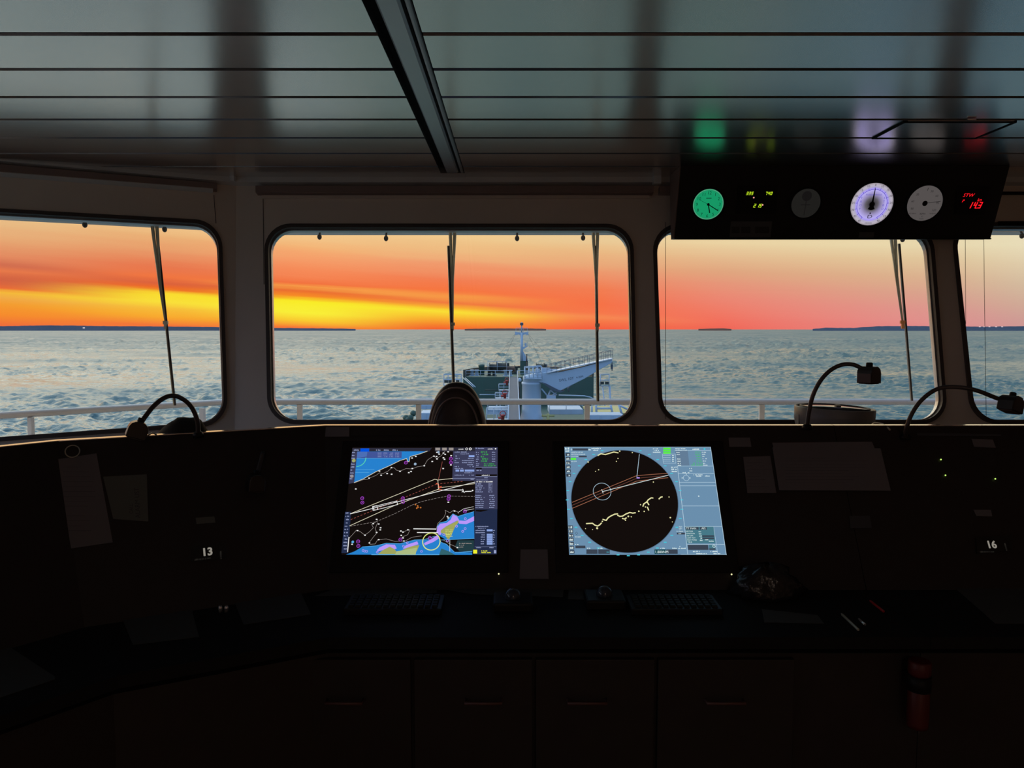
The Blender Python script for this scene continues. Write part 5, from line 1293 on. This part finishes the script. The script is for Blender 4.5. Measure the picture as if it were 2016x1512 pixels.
# ------------------------------------------------------------------ gyro repeater
YG = 3.25; g0 = PY(1643, 803, YG); gr = 75*YG/F
r = thing('compass_repeater', (g0.x, YG, 0), 'round grey gimballed compass repeater on a stand in front of the right window', 'compass')
tl = Matrix.Rotation(math.radians(2), 3, 'Y')
mb = MB(); mb.lathe([(gr*.80, -.115), (gr*.93, -.09), (gr*.99, -.05), (gr, 0), (gr*.975, .004), (gr*.955, 0), (gr*.93, -.05), (gr*.80, -.06)], g0, 56, R=tl); obj('bowl', mb, M['gyro'], r)
mb = MB(); mb.lathe([(gr*.86, -.02), (gr*.87, .004), (gr*.84, .007), (gr*.81, .004), (gr*.81, -.02)], g0, 56, R=tl); obj('gimbal_ring', mb, M['black'], r)
mb = MB(); mb.lathe([(gr*.80, -.015), (gr*.80, .004), (gr*.2, .008), (.001, .010)], g0, 56, R=tl); obj('card_glass', mb, M['gyroglass'], r)
mb = MB(); mb.box(g0 + V((0, -gr*.2, .012)), (.02, .02, .008)); obj('sight_pin', mb, M['gyro'], r)
for s in (-1, 1):
    mb = MB(); mb.box(g0 + V((s*gr*.93, -.01, -.10)), (.022, .03, .15)); obj('fork_arm', mb, M['gyro'], r)
mb = MB(); mb.box(g0 + V((0, 0, -.19)), (gr*2, .06, .03)); mb.lathe([(.17, -g0.z), (.17, -g0.z+.02), (.08, -g0.z+.05), (.08, -.2)], g0, 24); obj('stand', mb, M['gyro'], r)
# ------------------------------------------------------------------ overhead instrument box
OT, OB = 4.03, 4.165
zB = PY(1640, 469, OB).z
xL, xR = PY(1328, 470, OB).x, PY(1950, 468, OB).x
OF = Frame(V((0, OT, ZC)), V((1,0,0)), V((0, OT-OB, ZC-zB)))
r = thing('instrument_box', ((xL+xR)/2, 4.15, zB), 'long black overhead instrument box hanging from the ceiling at right', 'instrument panel')
mb = MB(); yb_ = 4.23
a = [V((xL, OT, ZC-.001)), V((xL, OB, zB)), V((xL, yb_, zB)), V((xL, yb_+.06, ZC-.001))]
mb.hexa(a, [p + V((xR-xL, 0, 0)) for p in a]); obj('box_body', mb, M['box'], r)
mb = MB(); e = V((-.0015, 0, 0)); mb.prism([p + e for p in a], V((-.004, 0, 0))); obj('side_plate', mb, M['boxside'], r)
mb = MB(); mb.box(((xL+xR)/2, OB-.002, zB-.003), (xR-xL, .012, .006)); obj('bottom_lip', mb, M['black'], r)
def dial(name, px, py, rp, face, lab, cat, paint, rimm='black'):
    a_, b_ = OF.px(px, py); R = rp*4.1/F
    c = OF.at(a_, b_, 0); r = thing(name, c, lab, cat)
    mb = MB(); mb.lathe([(R*1.12, 0.0005), (R*1.12, .008), (R*1.02, .010), (R*1.0, .004)], c, 48, R=OF.R(), cap=False); obj('rim', mb, M[rimm], r)
    mb = MB(); mb.flat([OF.at(a_ + R*math.cos(2*PI*k/48), b_ + R*math.sin(2*PI*k/48), .0035) for k in range(48)]); obj('dial_face', mb, face, r)
    P = Paint(OF, lambda x, y: (a_ + x*R, b_ + y*R)); P.h0 = .0038; hands = paint(P, R)
    obj('markings', P.mb, P.mats, r)
    P = Paint(OF, lambda x, y: (a_ + x*R, b_ + y*R)); P.h0 = .0052; hands(P, R)
    obj('pointer', P.mb, P.mats, r)
DM = lambda c: emis('dial_ink', c, 1.0)
ink = mat('dial_black_ink', (0.006, 0.008, 0.008), 0.7, nscale=20)
gface = emis('clock_green_face', (22, 150, 100), 1.0); grim = emis('clock_green_rim', (74, 158, 120), 1.0); ginkd = emis('clock_dark_green', (8, 52, 38), 1.0)
def clock(P, R):
    P.ring(0, 0, R*.965, R*.07, grim, 0, 60)
    for i in range(1, 13):
        a_ = PI/2 - i*PI/6; P.text(str(i), .75*math.cos(a_), .75*math.sin(a_)-.10, R*.20, ginkd, 1, align='c')
    for i in range(60):
        a_ = i*PI/30; P.line([(.90*math.cos(a_), .90*math.sin(a_)), (.93*math.cos(a_), .93*math.sin(a_))], R*.015, ginkd, 1)
    P.line([(-.16, .40), (.16, .40)], R*.05, ginkd, 1)
    def h(Q, R):
        def hand(ang, l, w, m=ink): Q.line([(0, 0), (l*math.sin(ang), l*math.cos(ang))], R*w, m, 1)
        hand(math.radians(165), .56, .07); hand(math.radians(121), .76, .055); hand(math.radians(296), .62, .018, ginkd); Q.disc(0, 0, R*.09, ink, 2, 20)
    return h
dial('wall_clock', 1394, 402, 29.5, gface, 'glowing green analogue clock, leftmost in the overhead box', 'clock', clock)
# rudder indicator: edge-lit dial, darker at the hub
def lit_face(nm, edge, mid, core, R):
    m = bpy.data.materials.new(nm); N, L = nodes(m); b = N['Principled BSDF']; tc = N.new('ShaderNodeTexCoord')
    ln = N.new('ShaderNodeVectorMath'); ln.operation = 'LENGTH'; L.new(tc.outputs['Object'], ln.inputs[0])
    dv = N.new('ShaderNodeMath'); dv.operation = 'DIVIDE'; dv.inputs[1].default_value = R; L.new(ln.outputs['Value'], dv.inputs[0])
    rp = N.new('ShaderNodeValToRGB'); cr = rp.color_ramp; cr.elements[0].color = lin(core); cr.elements[0].position = .1
    cr.elements[1].color = lin(edge); cr.elements[1].position = 1.0
    for p, c in mid: e = cr.elements.new(p); e.color = lin(c)
    L.new(dv.outputs[0], rp.inputs[0]); L.new(rp.outputs[0], b.inputs['Emission Color']); b.inputs['Emission Strength'].default_value = 1.0
    b.inputs['Base Color'].default_value = (.01, .01, .01, 1); b.inputs['Specular IOR Level'].default_value = .1; return m
Rr = 41*4.1/F
rface = lit_face('rudder_dial_face', (140,132,140), [(.3,(96,92,100)),(.52,(160,150,200)),(.66,(182,172,238)),(.76,(165,150,240)),(.8,(176,170,200)),(.92,(186,178,190))], (40,38,42), Rr)
rblue = emis('rudder_blue_ring', (86, 74, 190), 1.0)
def rudder(P, R):
    P.ring(0, 0, R*.70, R*.022, rblue, 1, 60, math.radians(-62), math.radians(242))
    for i in range(15):
        a_ = math.radians(-60 + i*300/14); P.line([(.70*math.cos(a_), .70*math.sin(a_)), (.80*math.cos(a_), .80*math.sin(a_))], R*.02, rblue, 1)
        if i: pass
    for i, t in enumerate(('40','35','30','25','20','15','10','0','10','15','20','25','30','35','40')):
        a_ = math.radians(240 - i*300/14); P.text(t, .90*math.cos(a_), .90*math.sin(a_)-.045, R*.10, ink, 1, align='c')
    for i, c in enumerate('PORT'): P.text(c, -.54, -.26+i*.17, R*.10, rblue, 1, align='c')
    for i, c in enumerate('STBD'): P.text(c, .54, .25-i*.17, R*.10, rblue, 1, align='c')
    P.text('RUDDER ANGLE', 0, .42, R*.07, rblue, 1, align='c'); P.text('D', 0, -.66, R*.17, ink, 1, align='c', wide=1.4); P.disc(0, -.42, R*.035, ink, 1, 12)
    P.text('DEGREES', 0, -.92, R*.06, ink, 1, align='c')
    def h(Q, R):
        Q.lpoly([Q.fn(-.05, 0), Q.fn(.05, 0), Q.fn(.03, .72), Q.fn(.0, .78)], ink, 1); Q.disc(0, 0, R*.13, ink, 2, 24)
        Q.lpoly([Q.fn(-.04, 0), Q.fn(-.17, -.22), Q.fn(0, -.28), Q.fn(.17, -.22), Q.fn(.04, 0)], ink, 1)
    return h
dial('rudder_indicator', 1716, 402, 41, rface, 'bright violet white rudder angle dial marked PORT and STBD', 'gauge', rudder)
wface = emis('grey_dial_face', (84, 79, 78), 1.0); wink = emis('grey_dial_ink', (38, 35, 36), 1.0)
def rpm(P, R):
    for i, t in enumerate(('80','60','30','','30','60','90','120')):
        a_ = math.radians(205 - i*34); P.text(t, .72*math.cos(a_), .72*math.sin(a_)-.05, R*.12, wink, 1, align='c')
    P.line([(0,.72),(0,.86)], R*.03, wink, 1)
    P.text('ASTERN', -.58, -.62, R*.08, wink, 1, align='c'); P.text('AHEAD', .58, -.62, R*.08, wink, 1, align='c'); P.text('RPM', 0, -.66, R*.12, wink, 1, align='c'); P.text('x1', 0, -.78, R*.08, wink, 1, align='c'); P.text('MAIN', 0, -.92, R*.07, wink, 1, align='c')
    def h(Q, R):
        Q.line([(0,0),(.86,.12)], R*.03, wink, 1); Q.disc(0,0,R*.15, ink, 2, 24)
    return h
dial('revolution_counter', 1820, 400, 34, wface, 'dim grey revolution dial right of the bright rudder dial', 'gauge', rpm)
dface = emis('dim_emissive_face', (34, 33, 31), .8); dink = emis('dim_emissive_ink', (24, 22, 22), .8)  # unlit dial: its faint visible tone is given as emission
def dark(P, R):
    P.disc(0, .5, R*.34, dink, 1, 24); P.line([(0,.1),(0,-.8)], R*.05, dink, 1); P.line([(-.3,-.1),(.3,-.1)], R*.05, dink, 1)
    return lambda Q, R: Q.line([(0,.2),(.0,-.4)], R*.05, dink, 1)
dial('unlit_gauge', 1586, 400, 28, dface, 'unlit dark round dial between digital readout and rudder dial', 'gauge', dark)
# digital readouts
ylg = emis('digit_yellow_green', (190, 225, 40), 1.2); redd = emis('digit_red', (240, 22, 34), 1.25); pink = emis('pin_pink', (245, 160, 150), 1.2)
def readout(name, quad, lab, fn):
    loc = [OF.px(*p) for p in quad]; c = OF.at(loc[3][0], loc[3][1], 0); r = thing(name, c, lab, 'display')
    mb = MB(); mb.prism([OF.at(a, b, .0005) for a, b in loc], OF.n*.004); obj('display_window', mb, M['black'], r)
    P = Paint(OF, OF.px); P.h0 = .0048; fn(P); obj('lit_digits', P.mb, P.mats, r)
def f1(P):
    P.seg7('335', 1468, 383.5, .0165, .009, ylg, th=.155); P.seg7('740', 1505.5, 383.5, .0165, .009, ylg, th=.155); P.seg7('2', 1482, 408, .019, .011, ylg, th=.14); P.seg7('15', 1489, 408, .019, .010, ylg, th=.14, gap=1.3)
    P.disc(1483.5, 388.7, .0038, pink, 1, 14); P.disc(1501, 403, .0038, pink, 1, 14)
readout('heading_display', [(1452,366),(1530,366),(1528,420),(1449,420)], 'small digital display with yellow green figures beside the clock', f1)
def f2(P):
    P.text('STW', 1894, 387, .017, redd, 1, shear=.3, wide=1.1); P.text('P', 1892, 398, .015, redd, 1, shear=.3); P.text('kn', 1922, 396, .0165, redd, 1, shear=.3)
    P.seg7('143', 1903, 410, .034, .017, redd, th=.16, gap=1.5); P.disc(1920.6, 409.3, .0034, redd, 1, 10)
readout('speed_display', [(1884,366),(1946,366),(1938,422),(1878,422)], 'red digital speed display reading 14.3 knots at the right end of the box', f2)
gs = mat('grey_label', (0.10, 0.10, 0.10), .6, nscale=20); gd = mat('grey_label_dark', (0.045, 0.04, 0.04), .6, nscale=20)  # even grey label plate and its darker fields
def ol(quad, lab, cells):
    loc = [OF.px(*p) for p in quad]; c = OF.at(*loc[3], 0); r = thing('box_label', c, lab, 'label')
    mb = MB(); mb.prism([OF.at(a, b, .0005) for a, b in loc], OF.n*.001); obj('plate', mb, gs, r)
    if cells:
        P = Paint(OF, OF.px); P.h0 = .0016
        for (x0, x1) in cells: P.poly([(x0,446),(x1,446),(x1,459),(x0,459)], gd, 1)
        obj('printing', P.mb, P.mats, r)
ol([(1439,436),(1520,436),(1517,467),(1436,467)], 'grey label with three dark fields under the digital display', [(1440,1456),(1459,1477),(1486,1514)])
ol([(1692,457),(1721,457),(1720,468),(1690,468)], 'small grey label under the bright rudder dial', [])
# ------------------------------------------------------------------ desk items
DZ = .826
def desk_sheet(quad, m, lab, name='paper_sheet', cat='paper', th=.0015, z=DZ):
    mb = MB(); mb.prism([PZ(px, py, z) for px, py in quad], V((0,0,th))); return solo(name, mb, M[m], lab, cat)
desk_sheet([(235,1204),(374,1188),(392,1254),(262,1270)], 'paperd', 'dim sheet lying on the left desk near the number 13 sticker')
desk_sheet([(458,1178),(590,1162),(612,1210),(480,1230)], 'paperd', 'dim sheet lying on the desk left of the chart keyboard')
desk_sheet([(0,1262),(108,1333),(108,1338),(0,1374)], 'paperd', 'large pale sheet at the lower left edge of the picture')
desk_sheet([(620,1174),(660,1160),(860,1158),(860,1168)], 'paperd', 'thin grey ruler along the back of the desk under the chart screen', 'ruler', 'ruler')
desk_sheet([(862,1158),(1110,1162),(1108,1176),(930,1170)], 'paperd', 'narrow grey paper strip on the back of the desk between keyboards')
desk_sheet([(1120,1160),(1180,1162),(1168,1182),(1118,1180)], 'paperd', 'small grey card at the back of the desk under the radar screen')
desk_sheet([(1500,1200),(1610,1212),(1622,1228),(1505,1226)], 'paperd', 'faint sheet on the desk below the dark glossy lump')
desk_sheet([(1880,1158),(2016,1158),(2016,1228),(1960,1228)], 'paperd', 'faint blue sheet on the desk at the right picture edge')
M['keyc'] = mat('key_cap', (0.016, 0.016, 0.010), 0.6, spec=0.2, nscale=30)
def keyboard(px, py, nx, ny, lab):
    c = PZ(px, py, DZ); w = nx*.019+.02; d = ny*.019+.02
    r = thing('keyboard', (c.x, c.y, DZ), lab, 'keyboard')
    mb = MB(); mb.box((c.x, c.y, DZ+.009), (w, d, .018)); obj('keyboard_base', mb, M['black'], r, bevel=.003)
    first = None
    for i in range(nx):
        for j in range(ny):
            x = c.x + (i-(nx-1)/2)*.019; y = c.y + (j-(ny-1)/2)*.019
            if first is None:
                mb = MB(); q = V((x, y, DZ+.018)); mb.hexa([q+V((-.008,-.008,0)), q+V((.008,-.008,0)), q+V((.008,.008,0)), q+V((-.008,.008,0))], [q+V((-.006,-.006,.006)), q+V((.006,-.006,.006)), q+V((.006,.006,.006)), q+V((-.006,.006,.006))])
                first = obj('key', mb, M['keyc'], r); x0_, y0_ = x, y
            else:
                k_ = first.copy(); COL.objects.link(k_); k_.parent = r; k_.location = (x-x0_, y-y0_, 0)
keyboard(778, 1197, 13, 5, 'black keyboard on the desk below the chart screen')
keyboard(1325, 1197, 12, 5, 'black keyboard on the desk below the radar screen')
# trackball units
for k, (px, py, lab) in enumerate(((1010, 1195, 'black trackball unit with glints between the keyboards'), (1190, 1190, 'black trackball unit left of the radar keyboard'))):
    c = PZ(px, py, DZ); r = thing('trackball', c, lab, 'trackball')
    mb = MB(); mb.box(c + V((0,0,.014)), (.11, .10, .028)); obj('housing', mb, M['black'], r, bevel=.006)
    mb = MB(); mb.ball(c + V((0,0,.03)), .024, 20); obj('ball', mb, M['gyroglass'], r)
# dark glossy crumpled bag on the desk
c = PZ(1510, 1172, DZ); mb = MB(); n, m_ = 20, 10; vs = []
for i in range(m_+1):
    t = i/m_*PI/2
    for k in range(n):
        a_ = 2*PI*k/n; rr_ = 1 + .12*math.sin(3*a_+i) + .08*math.sin(7*a_+2*i)
        vs.append(c + V((.105*rr_*math.cos(t)*math.cos(a_), .055*rr_*math.cos(t)*math.sin(a_), .09*math.sin(t)*(1+.1*math.sin(5*a_)))))
mb.add(vs, [(i*n+k, i*n+(k+1) % n, (i+1)*n+(k+1) % n, (i+1)*n+k) for i in range(m_) for k in range(n)], 0, True)
mb.f.append(list(range(n))[::-1]); mb.m.append(0); mb.sm.append(False)
M['bag'] = mat('glossy_black_bag', (0.02, 0.02, 0.022), .22, nscale=25, bump=.8)
solo('plastic_bag', mb, M['bag'], 'crumpled glossy black bag on the desk right of the radar keyboard', 'bag')
def pen(pa, pb, m, lab, r=.0035):
    a, b = PZ(*pa, DZ+r), PZ(*pb, DZ+r); mb = MB(); d = (b-a); mb.tube([a, a+d*.08, b-d*.02, b], [r*.3, r, r, r*.8], 10); solo('pen', mb, M[m], lab, 'pen')
M['redpen'] = mat('pen_red', (.5, .02, .03), .3, nscale=20)
pen((1712,1182),(1740,1204), 'redpen', 'red pen lying on the right of the desk'); pen((1656,1208),(1690,1240), 'wiper', 'grey pen lying left of the red pen on the desk'); pen((1690,1218),(1703,1230), 'edge', 'short metal pen beside the grey pen on the desk')
for k, px in enumerate((434, 446)):
    c = PZ(px, 1205, DZ); mb = MB(); mb.lathe([(.005, 0), (.006, .012), (.004, .018)], c, 12); solo('control_knob', mb, M['edge'], ['left one of two small bright knobs on the left desk', 'right one of two small bright knobs on the left desk'][k], 'knob')
# red torch clipped low on the cabinet
yt = 1.885; ca = PY(1806, 1300, yt); cb = PY(1806, 1430, yt)
r = thing('hand_torch', cb, 'dim red torch held upright by a black band on the right cabinet', 'torch')
hL = ca.z-cb.z; RT = 22*yt/F*.95
mb = MB(); mb.lathe([(RT*.95, 0), (RT, .01), (RT, hL*.55), (RT*.95, hL*.56)], cb, 24); obj('torch_body', mb, M['red'], r)
mb = MB(); mb.lathe([(RT*1.1, hL*.56), (RT*1.1, hL*.78)], cb, 24); mb.box(cb + V((0, RT*.8+.012, hL*.67)), (.04, .024, .03)); obj('holder_band', mb, M['black'], r)
mb = MB(); mb.lathe([(RT*.95, hL*.78), (RT*1.05, hL*.82), (RT*1.05, hL*.98), (RT*.9, hL)], cb, 24); obj('torch_head', mb, M['red'], r)
# ------------------------------------------------------------------ added fill lamp, unseen behind the camera, lifts the interior wall tone
r = thing('fill_lamp', (0.6, -2.2, ZC-.03), 'added warm fill lamp on the ceiling at the unseen back of the room', 'lamp')
mb = MB(); mb.lathe([(.20, .03), (.20, 0), (.17, -.015)], (0.6, -2.2, ZC-.03), 32); obj('lamp_housing', mb, M['trim'], r)
mb = MB(); mb.lathe([(.165, 0), (.12, -.012), (.002, -.018)], (0.6, -2.2, ZC-.046), 32); obj('diffuser', mb, emis('fill_lamp_glow', (255, 214, 180), 1.5), r)
la = bpy.data.lights.new('fill_light', 'AREA'); la.shape = 'DISK'; la.size = .34; la.energy = 7.5; la.color = (1.0, .80, .66)
lo = bpy.data.objects.new('fill_light', la); COL.objects.link(lo); lo.parent = r; lo.location = (0, 0, -.045)
# ================================================================== CAMERA / COLOUR
cam = bpy.data.cameras.new('camera'); co = bpy.data.objects.new('camera', cam); COL.objects.link(co)
co.location = EYE; co.rotation_euler = (PI/2 - TH, 0, 0); cam.sensor_width = 36; cam.lens = F/2016*36; cam.clip_start = .05; cam.clip_end = 200000
S.camera = co
S.view_settings.view_transform = 'Standard'; S.view_settings.look = 'None'; S.view_settings.gamma = 1; S.view_settings.exposure = 0; S.view_settings.use_curve_mapping = False
